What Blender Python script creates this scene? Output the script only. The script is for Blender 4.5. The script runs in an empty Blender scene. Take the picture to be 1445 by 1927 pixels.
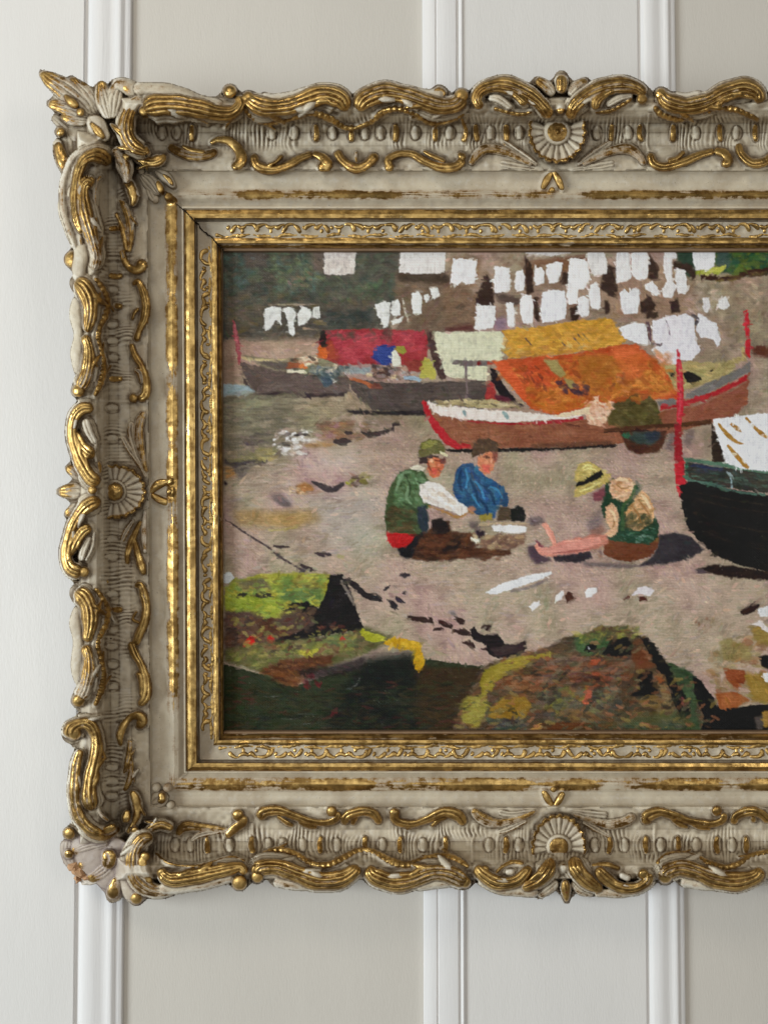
import bpy, math, random
import numpy as np
sc = bpy.context.scene
col = sc.collection
R = math.radians
rng = np.random.default_rng(7)
random.seed(7)
U = 0.0005                      # metres per photo pixel at the frame's depth
FPX = 1456.0                    # focal length in photo pixels
W0, H0 = 1445, 1927
DW = (FPX + 62) * U             # camera to wall
PITCH = R(1.6)
TILT = R(2.85)                  # the frame leans forward from the wall
# ---------------------------------------------------------------- camera
cam = bpy.data.cameras.new('camera'); camo = bpy.data.objects.new('camera', cam); col.objects.link(camo)
camo.location = (0, -DW, 0); camo.rotation_euler = (R(90) + PITCH, 0, 0)
cam.sensor_fit = 'VERTICAL'; cam.sensor_height = 24; cam.lens = FPX / H0 * 24
cam.clip_start = 0.01; cam.clip_end = 50
sc.camera = camo
# ---------------------------------------------------------------- light
w = bpy.data.worlds.new('World'); sc.world = w; w.use_nodes = True
w.node_tree.nodes['Background'].inputs['Color'].default_value = (1.0, 0.93, 0.82, 1)
w.node_tree.nodes['Background'].inputs['Strength'].default_value = 0.14
def area(name, loc, target, sx, sy, power, color):
    l = bpy.data.lights.new(name, 'AREA'); l.shape = 'RECTANGLE'; l.size = sx; l.size_y = sy
    l.energy = power; l.color = color
    o = bpy.data.objects.new(name, l); col.objects.link(o); o.location = loc
    from mathutils import Vector
    o.rotation_euler = (Vector(target) - Vector(loc)).to_track_quat('-Z', 'Y').to_euler()
    return o
area('window_light', (-2.8, -1.75, -0.15), (0, 0, -0.1), 1.3, 1.5, 104, (0.86, 0.94, 1.0))
area('upper_window_light', (-0.9, -2.0, 1.9), (0.1, 0, -0.1), 0.9, 0.6, 14, (1.0, 0.91, 0.78))
area('room_fill', (0.0, -3.4, -0.1), (0, 0, -0.15), 2.6, 2.2, 22, (0.96, 0.97, 1.0))  # added panel behind the camera for gold reflections and fill
area('right_fill_light', (1.6, -2.2, 0.5), (0, 0, 0), 0.5, 0.9, 7, (1.0, 0.95, 0.88))  # added weak source on the right for the gold to reflect
sc.view_settings.view_transform = 'Standard'; sc.view_settings.look = 'None'
sc.view_settings.gamma = 1; sc.view_settings.exposure = 0.0
# ---------------------------------------------------------------- inverse projection
def ray(px, py):
    dx = (np.asarray(px, float) - W0 / 2) / FPX; dz = -(np.asarray(py, float) - H0 / 2) / FPX
    c, s = math.cos(PITCH), math.sin(PITCH)
    return np.stack([dx, c - dz * s, s + dz * c + 0 * dx], -1)
CAMP = np.array([0, -DW, 0.0])
def wall_pt(px, py, h=0):
    d = ray(px, py); t = (DW - h * U) / d[..., 1]
    return CAMP + d * t[..., None]
# frame root: local X right, Z up, -Y towards the viewer, tilted about X
zb = float(wall_pt(722, 1665)[2])
ROOT = np.array([0, -0.003, zb]); ct, st = math.cos(TILT), math.sin(TILT)
RT = np.array([[1, 0, 0], [0, ct, -st], [0, st, ct]])      # local -> world
def fpt(px, py, h, extra=0):
    """photo pixel -> frame-local point at height h (px) above the frame's back, then extra px along the normal"""
    px, py, h, extra = np.broadcast_arrays(*[np.asarray(a, float) for a in (px, py, h, extra)])
    d = ray(px, py) @ RT; c = (CAMP - ROOT) @ RT
    t = (-h * U - c[1]) / d[..., 1]
    p = c + d * t[..., None]
    p[..., 1] -= extra * U
    return p
# ---------------------------------------------------------------- noise helpers
def vnoise(h, w_, cell, seed=0, cellx=None):
    g = np.random.default_rng(seed); cellx = cellx or cell
    gh, gw = int(h / cell) + 3, int(w_ / cellx) + 3
    a = g.random((gh, gw)); y = np.arange(h) / cell; x = np.arange(w_) / cellx
    yi = y.astype(int); xi = x.astype(int); fy = y - yi; fx = x - xi
    fy = fy * fy * (3 - 2 * fy); fx = fx * fx * (3 - 2 * fx)
    A = a[yi][:, xi]; B = a[yi][:, xi + 1]; C_ = a[yi + 1][:, xi]; D = a[yi + 1][:, xi + 1]
    return (A * (1 - fx) + B * fx) * (1 - fy[:, None]) + (C_ * (1 - fx) + D * fx) * fy[:, None]
def bil(F, x, y):
    x = np.clip(x, 0, F.shape[1] - 1.001); y = np.clip(y, 0, F.shape[0] - 1.001)
    xi = x.astype(int); yi = y.astype(int); fx = x - xi; fy = y - yi
    return (F[yi, xi] * (1 - fx) + F[yi, xi + 1] * fx) * (1 - fy) + (F[yi + 1, xi] * (1 - fx) + F[yi + 1, xi + 1] * fx) * fy
# ---------------------------------------------------------------- object helpers
def setp(o, **k):
    for a, b in k.items():
        if b: o[a] = b
def empty(name, parent=None, **k):
    o = bpy.data.objects.new(name, None); col.objects.link(o); o.parent = parent; o.empty_display_size = 0.02; setp(o, **k); return o
def mesh(name, V, F, m, parent=None, attrs=None, smooth=True, angle=None, **k):
    me = bpy.data.meshes.new(name)
    V = np.asarray(V, np.float32).reshape(-1, 3)
    F = np.asarray(F, np.int32)
    n = F.shape[1]
    me.vertices.add(len(V)); me.vertices.foreach_set('co', V.ravel())
    me.loops.add(F.size); me.loops.foreach_set('vertex_index', F.ravel())
    me.polygons.add(len(F)); me.polygons.foreach_set('loop_start', np.arange(0, F.size, n, dtype=np.int32))
    me.polygons.foreach_set('use_smooth', np.full(len(F), smooth))
    for a, v in (attrs or {}).items():
        v = np.asarray(v, np.float32)
        if v.ndim == 1:
            me.attributes.new(a, 'FLOAT', 'POINT').data.foreach_set('value', v)
        else:
            at = me.attributes.new(a, 'FLOAT_COLOR', 'POINT')
            at.data.foreach_set('color', np.concatenate([v, np.ones((len(v), 1), np.float32)], 1).ravel())
    me.update(calc_edges=True); me.validate()
    if angle: me.set_sharp_from_angle(angle=R(angle))
    me.materials.append(m)
    o = bpy.data.objects.new(name, me); col.objects.link(o); o.parent = parent; setp(o, **k)
    return o
def grid_faces(a, b, wrap=False, off=0):
    i = np.arange(a - 1)[:, None] * b; j = np.arange(b if wrap else b - 1)[None, :]; j2 = (j + 1) % b
    return np.stack([i + j, i + b + j, i + b + j2, i + j2], -1).reshape(-1, 4) + off
# ---------------------------------------------------------------- materials
class N:
    def __init__(s, name):
        s.m = bpy.data.materials.new(name); s.m.use_nodes = True; s.t = s.m.node_tree; s.n = s.t.nodes
        s.b = s.n['Principled BSDF']
    def new(s, t, **k):
        n = s.n.new(t)
        for a, b in k.items():
            if hasattr(n, a): setattr(n, a, b)
            else: n.inputs[a.replace('_', ' ')].default_value = b
        return n
    def l(s, a, b): s.t.links.new(a, b)
    def noise(s, scale, detail=4, rough=.55, vec=None, dist=0):
        n = s.new('ShaderNodeTexNoise', Scale=scale, Detail=detail, Roughness=rough, Distortion=dist)
        if vec: s.l(vec, n.inputs['Vector'])
        return n.outputs['Fac']
    def math(s, op, a, b=None, clamp=False):
        n = s.new('ShaderNodeMath'); n.operation = op; n.use_clamp = clamp
        for i, v in enumerate((a, b)):
            if v is None: continue
            if isinstance(v, (int, float)): n.inputs[i].default_value = v
            else: s.l(v, n.inputs[i])
        return n.outputs[0]
    def ramp(s, f, a, b, lo=0., hi=1.):
        n = s.new('ShaderNodeMapRange'); n.interpolation_type = 'SMOOTHSTEP'; s.l(f, n.inputs['Value'])
        n.inputs['From Min'].default_value = a; n.inputs['From Max'].default_value = b
        n.inputs['To Min'].default_value = lo; n.inputs['To Max'].default_value = hi
        return n.outputs['Result']
    def mix(s, f, a, b, mode='MIX'):
        n = s.new('ShaderNodeMix'); n.data_type = 'RGBA'; n.blend_type = mode
        if isinstance(f, (int, float)): n.inputs[0].default_value = f
        else: s.l(f, n.inputs[0])
        for i, v in ((6, a), (7, b)):
            if isinstance(v, tuple): n.inputs[i].default_value = (*v, 1)
            else: s.l(v, n.inputs[i])
        return n.outputs[2]
    def attr(s, name): 
        n = s.new('ShaderNodeAttribute'); n.attribute_name = name; return n
    def pos(s): return s.new('ShaderNodeTexCoord').outputs['Object']
    def bump(s, h, strength, dist):
        n = s.new('ShaderNodeBump'); n.inputs['Strength'].default_value = strength; n.inputs['Distance'].default_value = dist
        s.l(h, n.inputs['Height']); s.l(n.outputs[0], s.b.inputs['Normal']); return n

def gilt():
    k = N('antique_cream_and_gilt'); P = k.pos()
    g = k.attr('gold').outputs['Fac']; cav = k.attr('cav').outputs['Fac']; tint = k.attr('tint').outputs['Fac']
    nf = k.noise(900, 4, .65, P); nm = k.noise(170, 5, .6, P); nb = k.noise(38, 4, .55, P)
    s = k.math('ADD', g, k.math('MULTIPLY', k.math('SUBTRACT', nf, .5), .40))
    s = k.math('ADD', s, k.math('MULTIPLY', k.math('SUBTRACT', nm, .5), .85))
    s = k.math('ADD', s, k.math('MULTIPLY', k.math('SUBTRACT', nb, .5), .5))
    mask = k.ramp(s, .49, .56); stain = k.ramp(s, .24, .54)
    # cream gesso with a grey-brown wash rubbed into the hollows, deepened with painted shade
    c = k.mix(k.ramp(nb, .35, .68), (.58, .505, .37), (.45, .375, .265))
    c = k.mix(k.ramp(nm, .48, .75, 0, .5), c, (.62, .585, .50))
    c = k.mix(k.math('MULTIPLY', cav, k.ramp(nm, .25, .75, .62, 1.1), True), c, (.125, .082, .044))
    c = k.mix(k.ramp(cav, -.02, -.34, 0, .75), c, (.70, .65, .54))  # high points painted lighter as highlights, beside rubbed wear
    spk = k.ramp(k.noise(950, 2, .5, P), .695, .74); c = k.mix(k.math('MULTIPLY', spk, .8), c, (.06, .045, .03))
    c = k.mix(k.math('MULTIPLY', tint, .55), c, (.30, .235, .245))
    c = k.mix(k.math('MULTIPLY', stain, .62), c, (.26, .135, .045))
    # leaf gold, toned brown, with red bole where rubbed through
    gold = k.mix(k.math('MULTIPLY', k.ramp(nm, .32, .64), k.ramp(g, .98, .7, .30, 1)), (.70, .47, .165), (.235, .13, .036))
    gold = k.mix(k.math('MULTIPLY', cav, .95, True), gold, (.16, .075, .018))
    gold = k.mix(k.ramp(k.noise(70, 4, .6, P), .44, .62, 0, .72), gold, (.20, .115, .035))
    bole = k.math('MULTIPLY', k.ramp(k.noise(60, 5, .7, P), .66, .72), k.ramp(nf, .35, .6))
    gold = k.mix(bole, gold, (.20, .035, .012))
    base = k.mix(mask, c, gold); k.l(base, k.b.inputs['Base Color'])
    met = k.math('MULTIPLY', mask, k.math('SUBTRACT', 1, k.math('MULTIPLY', bole, .9)))
    met = k.math('MULTIPLY', met, .92); k.l(met, k.b.inputs['Metallic'])
    rg = k.math('ADD', k.ramp(nm, .3, .7, .24, .40), k.ramp(nb, .42, .62, 0, .22))
    rr = k.new('ShaderNodeMix'); rr.data_type = 'FLOAT'; k.l(mask, rr.inputs[0]); rr.inputs[2].default_value = .52; k.l(rg, rr.inputs[3])
    k.l(rr.outputs[0], k.b.inputs['Roughness'])
    k.b.inputs['Specular IOR Level'].default_value = .35
    hh = k.math('ADD', k.math('MULTIPLY', nf, .35), k.math('MULTIPLY', nm, .45)); hh = k.math('ADD', hh, k.math('MULTIPLY', mask, .15))
    hh = k.math('MULTIPLY', hh, k.math('SUBTRACT', 1, k.math('MULTIPLY', mask, .72))); k.bump(hh, .45, .0008)
    return k.m
PAINT_GAIN = 1.46
M_GILT = gilt()
def plain(name, c, rough=.6, spec=.4, nscale=60, var=.06, bump=.1, stretch=None, bscale=900):
    k = N(name); P = k.pos()
    if stretch:
        mp = k.new('ShaderNodeMapping'); mp.inputs['Scale'].default_value = stretch; k.l(P, mp.inputs['Vector']); P2 = mp.outputs[0]
    else: P2 = P
    n = k.noise(nscale, 5, .6, P2)
    a = tuple(x * (1 - var) for x in c); b = tuple(min(1, x * (1 + var)) for x in c)
    k.l(k.mix(n, a, b), k.b.inputs['Base Color']); k.b.inputs['Roughness'].default_value = rough
    k.b.inputs['Specular IOR Level'].default_value = spec
    k.bump(k.math('ADD', k.noise(bscale, 3, .6, P2), k.noise(bscale / 6, 3, .6, P2)), bump, .0006)
    return k.m
M_STILE = plain('cream_eggshell_paint', (.705, .685, .645), .42, .45, 14, .06, .3, (1, 1, .25), 620)
M_MOULD = plain('white_gloss_moulding_paint', (.73, .715, .69), .42, .5, 22, .04, .35, (1, 1, .06), 700)
M_PANEL = plain('warm_grey_panel_paint', (.585, .55, .485), .48, .4, 10, .06, .3, (1, 1, .25), 620)
M_DARK = plain('dark_crack', (.02, .014, .01), .9, .1)
M_BACK = plain('raw_backing_wood', (.22, .14, .08), .8, .2, 80, .3, .3, (1, 1, .1))
M_CHIP = plain('bare_broken_plaster', (.44, .26, .14), .85, .2, 160, .35, .9)
M_CHIPW = plain('bare_white_plaster', (.60, .54, .45), .85, .2, 160, .2, .9)
# ================================================================ WALL
wall = empty('wall', kind='structure')
wall['label'] = 'cream painted wall of vertical boards, mouldings and recessed warm grey panels behind the frame'
def xw(px): return float(wall_pt(px, 0.0)[0])
ZT, ZB = 0.85, -0.85
def strip(name, prof, m, sharp=28):
    """vertical strip: prof = [(px at the photo's top edge, height in px)]"""
    P = np.array([(xw(a), -b * U) for a, b in prof]); zs = np.linspace(ZB, ZT, 30)
    V = np.zeros((30, len(P), 3)); V[..., 0] = P[:, 0]; V[..., 1] = P[:, 1]; V[..., 2] = zs[:, None]
    V[..., 1] += (vnoise(30, len(P), 6, 5) - .5) * .0006
    F = grid_faces(30, len(P))[:, ::-1]
    mesh(name, V, F, m, wall, angle=sharp)
strip('stile', [(-700, 9), (162, 9)], M_STILE)
strip('stile', [(871.5, 9), (1195, 9)], M_STILE)
strip('stile', [(2055, 9), (2700, 9)], M_STILE)
strip('recessed_panel', [(250.5, 0), (794, 0)], M_PANEL)
strip('recessed_panel', [(1266.5, 0), (1960, 0)], M_PANEL)
def mould(a, b, flip=False):
    pr = [(0, 9), (.015, 4), (.05, 3.2), (.10, 5), (.13, 9.5), (.22, 12.5), (.34, 14), (.44, 13.4), (.55, 11), (.62, 10.2), (.70, 11.6), (.76, 13.6), (.82, 12.4), (.85, 9.5), (.90, 9), (.985, 9), (1.0, 8), (1.006, -2)]
    if flip:
        pr = [(0, -2), (.008, 8), (.02, 9), (.30, 9.6), (.315, 7.6), (.34, 7.4), (.36, 10.5), (.50, 12.2), (.66, 12.6), (.80, 12), (.815, 7.2), (.86, 7.2), (.88, 11), (.915, 13.5), (.95, 13), (.975, 9.5), (1.0, 8.9)]
    strip('moulding', [(a + (b - a) * t, h) for t, h in pr], M_MOULD, 50)
mould(162, 250); mould(794, 871.5, True); mould(1195, 1266); mould(1960, 2055, True)
# ================================================================ PICTURE FRAME
frame = empty('picture_frame', label='ornate antique cream and gold picture frame with carved scrolls and shells, on the wall', category='picture frame')
frame.location = tuple(ROOT); frame.rotation_euler = (TILT, 0, 0)
CX = 1048.0                                    # the frame's middle: its right half mirrors the left
# profile lines, outside to sight edge: left x, top y, bottom y, height, gold, hollow
PR = np.array([
 (152,186,1650,  4, .0,.3),(147,182,1655, 60, .0,.2),(147,182,1656,106, .1,.1),(152,186,1652,118, .1,.0),(165,195,1643,127, .05,.0),
 (180,206,1630,124, .0,.15),(192,219,1618,110, .0,.45),(205,232,1602, 84, .0,.6),(222,250,1584, 65, .0,.5),(244,274,1560, 61, .0,.25),
 (258,290,1543, 66, .0,.1),(270,308,1528, 70, .0,.05),(279,321,1518, 69, .05,.05),(281,323,1516, 64, .0,.2),(284,328,1512, 61, .0,.3),(297,343,1499, 58, .0,.05),
 (308,354,1491, 59, .15,.05),(314,360,1487, 62, .42,.1),(324,366,1477, 66, .60,.0),(333,373,1465, 63, .42,.1),(339,382,1458, 57, .05,.35),
 (342,387,1455, 55, .0,.35),(343,389,1454, 57.5,.0,.0),(345.5,391.5,1452, 57.5,.0,.0),(346.5,393.5,1451, 55, .1,.5),(348,395,1450, 53.5,.9,.1),
 (357,403,1443, 57,1.05,.0),(366,410,1436.5, 55, .95,.0),(368,412.5,1435, 39, .4,.9),(371,416,1431.5, 36, .0,.8),(373,418,1429, 40, .0,.0),(376,421,1426, 38, .0,.3),(397,446,1404, 33, .0,.3),
 (399,448,1402, 34.5,.85,.2),(404,453,1397.5, 37.5, 1.05,.0),(408,457.5,1393, 36.5, .95,.0),(410,459.5,1391, 28, .3,.9),(412,461.5,1389, 29, .85,.2),(415,464.5,1385, 31, 1.0,.0),(417.5,467.5,1380.5, 25, .7,.4),
 (418.5,468.8,1379, 12, .3,1.)])
PR[4:8, 4] = 0
KN = len(PR); ks = np.arange(KN, dtype=float)
SL = 0.004
def kcoord(x, y):
    x = np.asarray(x, float); y = np.asarray(y, float)
    x = np.where(x > CX, 2 * CX - x, x)
    kl = np.interp(x - SL * (y - 470), PR[:, 0], ks)     # PR[:,0] not monotone at the first line: fine
    kt = np.interp(y, PR[1:, 1], ks[1:]); kb = np.interp(-y, -PR[1:, 2], ks[1:])
    kl = np.interp(x - SL * (y - 470), PR[1:, 0], ks[1:])
    return np.minimum(np.minimum(kl, kt), kb)
def ccap(x, y):
    x = np.asarray(x, float); x = np.where(x > CX, 2 * CX - x, x); y = np.asarray(y, float)
    d = np.maximum(np.clip(x - 205, 0, None), np.where(y < 900, np.clip(y - 237, 0, None), np.clip(1600 - y, 0, None)))
    return 90 + 50 * np.clip((d - 6) / 36, 0, 1)
def baseH(x, y, kmin=4.0): return np.minimum(np.interp(np.maximum(kcoord(x, y), kmin), ks, PR[:, 3]), ccap(x, y))
LIFT = np.zeros((1800, 1500)); SKG = np.zeros_like(LIFT)
NZ1 = vnoise(1800, 2200, 9, 21); NZ2 = vnoise(1800, 2200, 4, 22); NZ3 = vnoise(1800, 2200, 30, 23)
def stamp(xs, ys, ws, lift):
    for x, y, w_ in zip(xs, ys, ws):
        r = w_ * 1.22 + 5; x0, x1 = int(x - r), int(x + r) + 1; y0, y1 = int(y - r), int(y + r) + 1
        x0 = max(x0, 0); y0 = max(y0, 0)
        if x1 <= x0 or y1 <= y0 or x0 >= 1499: continue
        x1 = min(x1, 1500); y1 = min(y1, 1800)
        Y, X = np.mgrid[y0:y1, x0:x1]; d = np.hypot(X - x, Y - y) / r
        f = np.clip(1.5 * (1 - d), 0, 1); f = f * f * (3 - 2 * f) * lift
        S = LIFT[y0:y1, x0:x1]; np.maximum(S, f, out=S)
def parse(s): return np.array([[float(v) for v in t.split(',')] for t in s.split()])
def catmull(P, step):
    P = np.vstack([2 * P[0] - P[1], P, 2 * P[-1] - P[-2]]); out = []
    for i in range(1, len(P) - 2):
        n = max(2, int(np.hypot(*(P[i + 1] - P[i])[:2]) / step)); t = np.linspace(0, 1, n, endpoint=False)[:, None]
        a, b, c, d = P[i - 1], P[i], P[i + 1], P[i + 2]
        out.append(.5 * ((2 * b) + (c - a) * t + (2 * a - 5 * b + 4 * c - d) * t ** 2 + (3 * b - a - 3 * c + d) * t ** 3))
    out.append(P[-2][None]); return np.vstack(out)
def stroke_geo(s, n=1, H=.75, lift=6, g=.5, g2=None, edge=0, cav=.0, depth=14, step=2.0, hb=None, rough=1.0, kmin=4.0, flat=.5, serr=0):
    """one carved ridge swept along traced points (x, y, half width). edge>0: gold rims rather than gold crests"""
    P = catmull(parse(s) if isinstance(s, str) else np.asarray(s, float), step)
    d = np.gradient(P[:, :2], axis=0); L = np.hypot(d[:, 0], d[:, 1]) + 1e-9; T = d / L[:, None]; Nn = np.stack([-T[:, 1], T[:, 0]], 1)
    arc = np.concatenate([[0], np.cumsum(np.hypot(*np.diff(P[:, :2], axis=0).T))]); tot = arc[-1]
    w_ = np.maximum(P[:, 2], .8)
    for a, w0 in ((arc, w_[0]), (tot - arc, w_[-1])):
        w0 = min(w0, tot * .45); w_ = w_ * np.sqrt(np.clip(1 - np.clip(1 - a / max(w0, .5), 0, 1) ** 2, 0.0015, 1))
    ph = random.random() * 6
    w_ = w_ * (1 + .05 * rough * np.sin(arc / 9 + ph) * np.sin(arc / 23 + ph * 2))
    if serr: w_ = w_ * (1 + serr * np.abs(np.sin(arc / 3.2)))
    M = 9 if n == 1 else (6 * n + 1); u = np.linspace(-1, 1, M)
    dome = (1 - u ** 2) ** flat; rdg = np.ones(M) if n == 1 else np.abs(np.sin(n * np.pi * (u + 1) / 2)) ** .75
    a = 0 if n == 1 else .32
    hh = dome * (1 - a) + a * dome * rdg
    if edge:
        hh = dome * (1 - .55 * np.exp(-(u / .55) ** 2))
    hs = np.minimum(H * w_, 13)[:, None] * hh[None, :]
    if serr: hs = hs * (1 - .25 * np.abs(np.cos(arc / 3.2)))[:, None]
    uu = np.concatenate([[-.86], u, [.86]])
    X = P[:, 0][:, None] + Nn[:, 0][:, None] * w_[:, None] * uu; Y = P[:, 1][:, None] + Nn[:, 1][:, None] * w_[:, None] * uu
    B0 = baseH(P[:, 0], P[:, 1], kmin) if hb is None else np.full(len(P), float(hb))
    for _ in range(2): B0[1:-1] = (B0[:-2] + B0[1:-1] * 2 + B0[2:]) / 4
    B = np.repeat(B0[:, None], len(uu), 1)
    if hb is None: B = B * .5 + baseH(X, Y, kmin) * .5
    B = B + lift
    h = np.concatenate([np.full((len(P), 1), -depth), hs - 1, np.full((len(P), 1), -depth)], 1)
    h = h + (bil(NZ2, X, Y) - .5) * 1.2 * rough + (bil(NZ1, X, Y) - .5) * 1.6 * rough
    V = fpt(X, Y, B, h).reshape(-1, 3)
    gg = np.linspace(g, g if g2 is None else g2, len(P))[:, None]
    if edge: cr = np.concatenate([[0], (np.abs(u) > .45) * 1.0 - .2, [0]])[None, :]
    elif n == 1: cr = np.concatenate([[0], dome, [0]])[None, :]
    else: cr = np.concatenate([[0], dome * rdg, [0]])[None, :]
    G = gg + (cr - .5) * (.6 if edge else .42 if n > 1 else .42) * np.where(gg > .06, 1, .2)
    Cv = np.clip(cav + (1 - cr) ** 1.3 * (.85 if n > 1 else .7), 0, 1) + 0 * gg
    stamp(P[::2, 0], P[::2, 1], w_[::2], lift + .25 * H * float(w_.mean()))
    return V, grid_faces(len(P), len(uu)), G.ravel(), Cv.ravel()
def ball_geo(x, y, r, g=.8, lift=6, hb=None, ry=None, flat=.85, kmin=4.0, cav=0.):
    ry = ry or r; A, Bn = 24, 9; th = np.linspace(0, 2 * np.pi, A, endpoint=False)
    rr = np.array([.80, 1.0, .98, .92, .82, .68, .5, .28, .02]); hz = np.array([-1.0, -.15, .12, .35, .56, .73, .87, .96, 1.0]) * flat * min(r, ry)
    X = x + np.outer(rr, np.cos(th)) * r; Y = y + np.outer(rr, np.sin(th)) * ry
    hb_ = (baseH(x, y, kmin) if hb is None else hb) + lift
    V = fpt(X, Y, hb_ + 0 * X, hz[:, None] + (bil(NZ2, X, Y) - .5) * 1.2).reshape(-1, 3)
    stamp([x], [y], [max(r, ry)], lift * .8)
    g_ = np.repeat(g + np.array([-.5, -.15, .0, .1, .1, .1, .1, .1, .1]) * (.6 if g > .1 else .1), A)
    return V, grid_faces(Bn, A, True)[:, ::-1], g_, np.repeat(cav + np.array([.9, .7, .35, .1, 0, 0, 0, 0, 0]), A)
def join(gs):
    V = []; F = []; G = []; Cv = []; o = 0
    for v, f, g, c in gs: V.append(v); F.append(f + o); G.append(g); Cv.append(c); o += len(v)
    return np.vstack(V), np.vstack(F), np.concatenate(G), np.concatenate(Cv)
MIR = []
def put(name, gs, parent=None, m=None, tint=0, mirror=True, **k):
    V, F, G, Cv = join(gs)
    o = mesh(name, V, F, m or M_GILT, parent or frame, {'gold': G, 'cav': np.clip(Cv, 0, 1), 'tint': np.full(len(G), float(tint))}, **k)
    if mirror: MIR.append(o)
    return o
# The carved band is one continuous relief: every ornament is laid into a common surface, which is then cut into its ornaments
SH = np.full((1800, 1500), -1e3); SG = np.zeros_like(SH); SC = np.zeros_like(SH); ST = np.zeros_like(SH); SID = np.full(SH.shape, -1); GRV = np.zeros_like(SH)
YY, XX = np.mgrid[0:1800, 0:1500].astype(float)
KC = kcoord(XX, YY); HB = np.minimum(np.interp(np.maximum(KC, 1.5), ks, PR[:, 3]), ccap(XX, YY)); HBK = baseH(XX, YY)
_dx = np.abs(np.where(XX > CX, 2 * CX - XX, XX) - 180); _dy = np.minimum(np.abs(YY - 216), np.abs(YY - 1620)); _c = np.clip((58 - np.maximum(_dx, _dy)) / 14, 0, 1)
HB = HB * (1 - _c) + np.maximum(HB, 87) * _c
OBJS = []
def splat(X, Y, h, g, c, oid, tint):
    X = np.rint(X).astype(int).ravel(); Y = np.rint(Y).astype(int).ravel(); h = h.ravel(); g = g.ravel(); c = c.ravel()
    ok = (X >= 0) & (X < 1500) & (Y >= 0) & (Y < 1800); X, Y, h, g, c = X[ok], Y[ok], h[ok], g[ok], c[ok]
    ok = h > SH[Y, X]; X, Y, h, g, c = X[ok], Y[ok], h[ok], g[ok], c[ok]
    o = np.argsort(h, kind='stable'); X, Y, h, g, c = X[o], Y[o], h[o], g[o], c[o]
    SH[Y, X] = h; SG[Y, X] = g; SC[Y, X] = c; ST[Y, X] = tint; SID[Y, X] = oid
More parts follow.
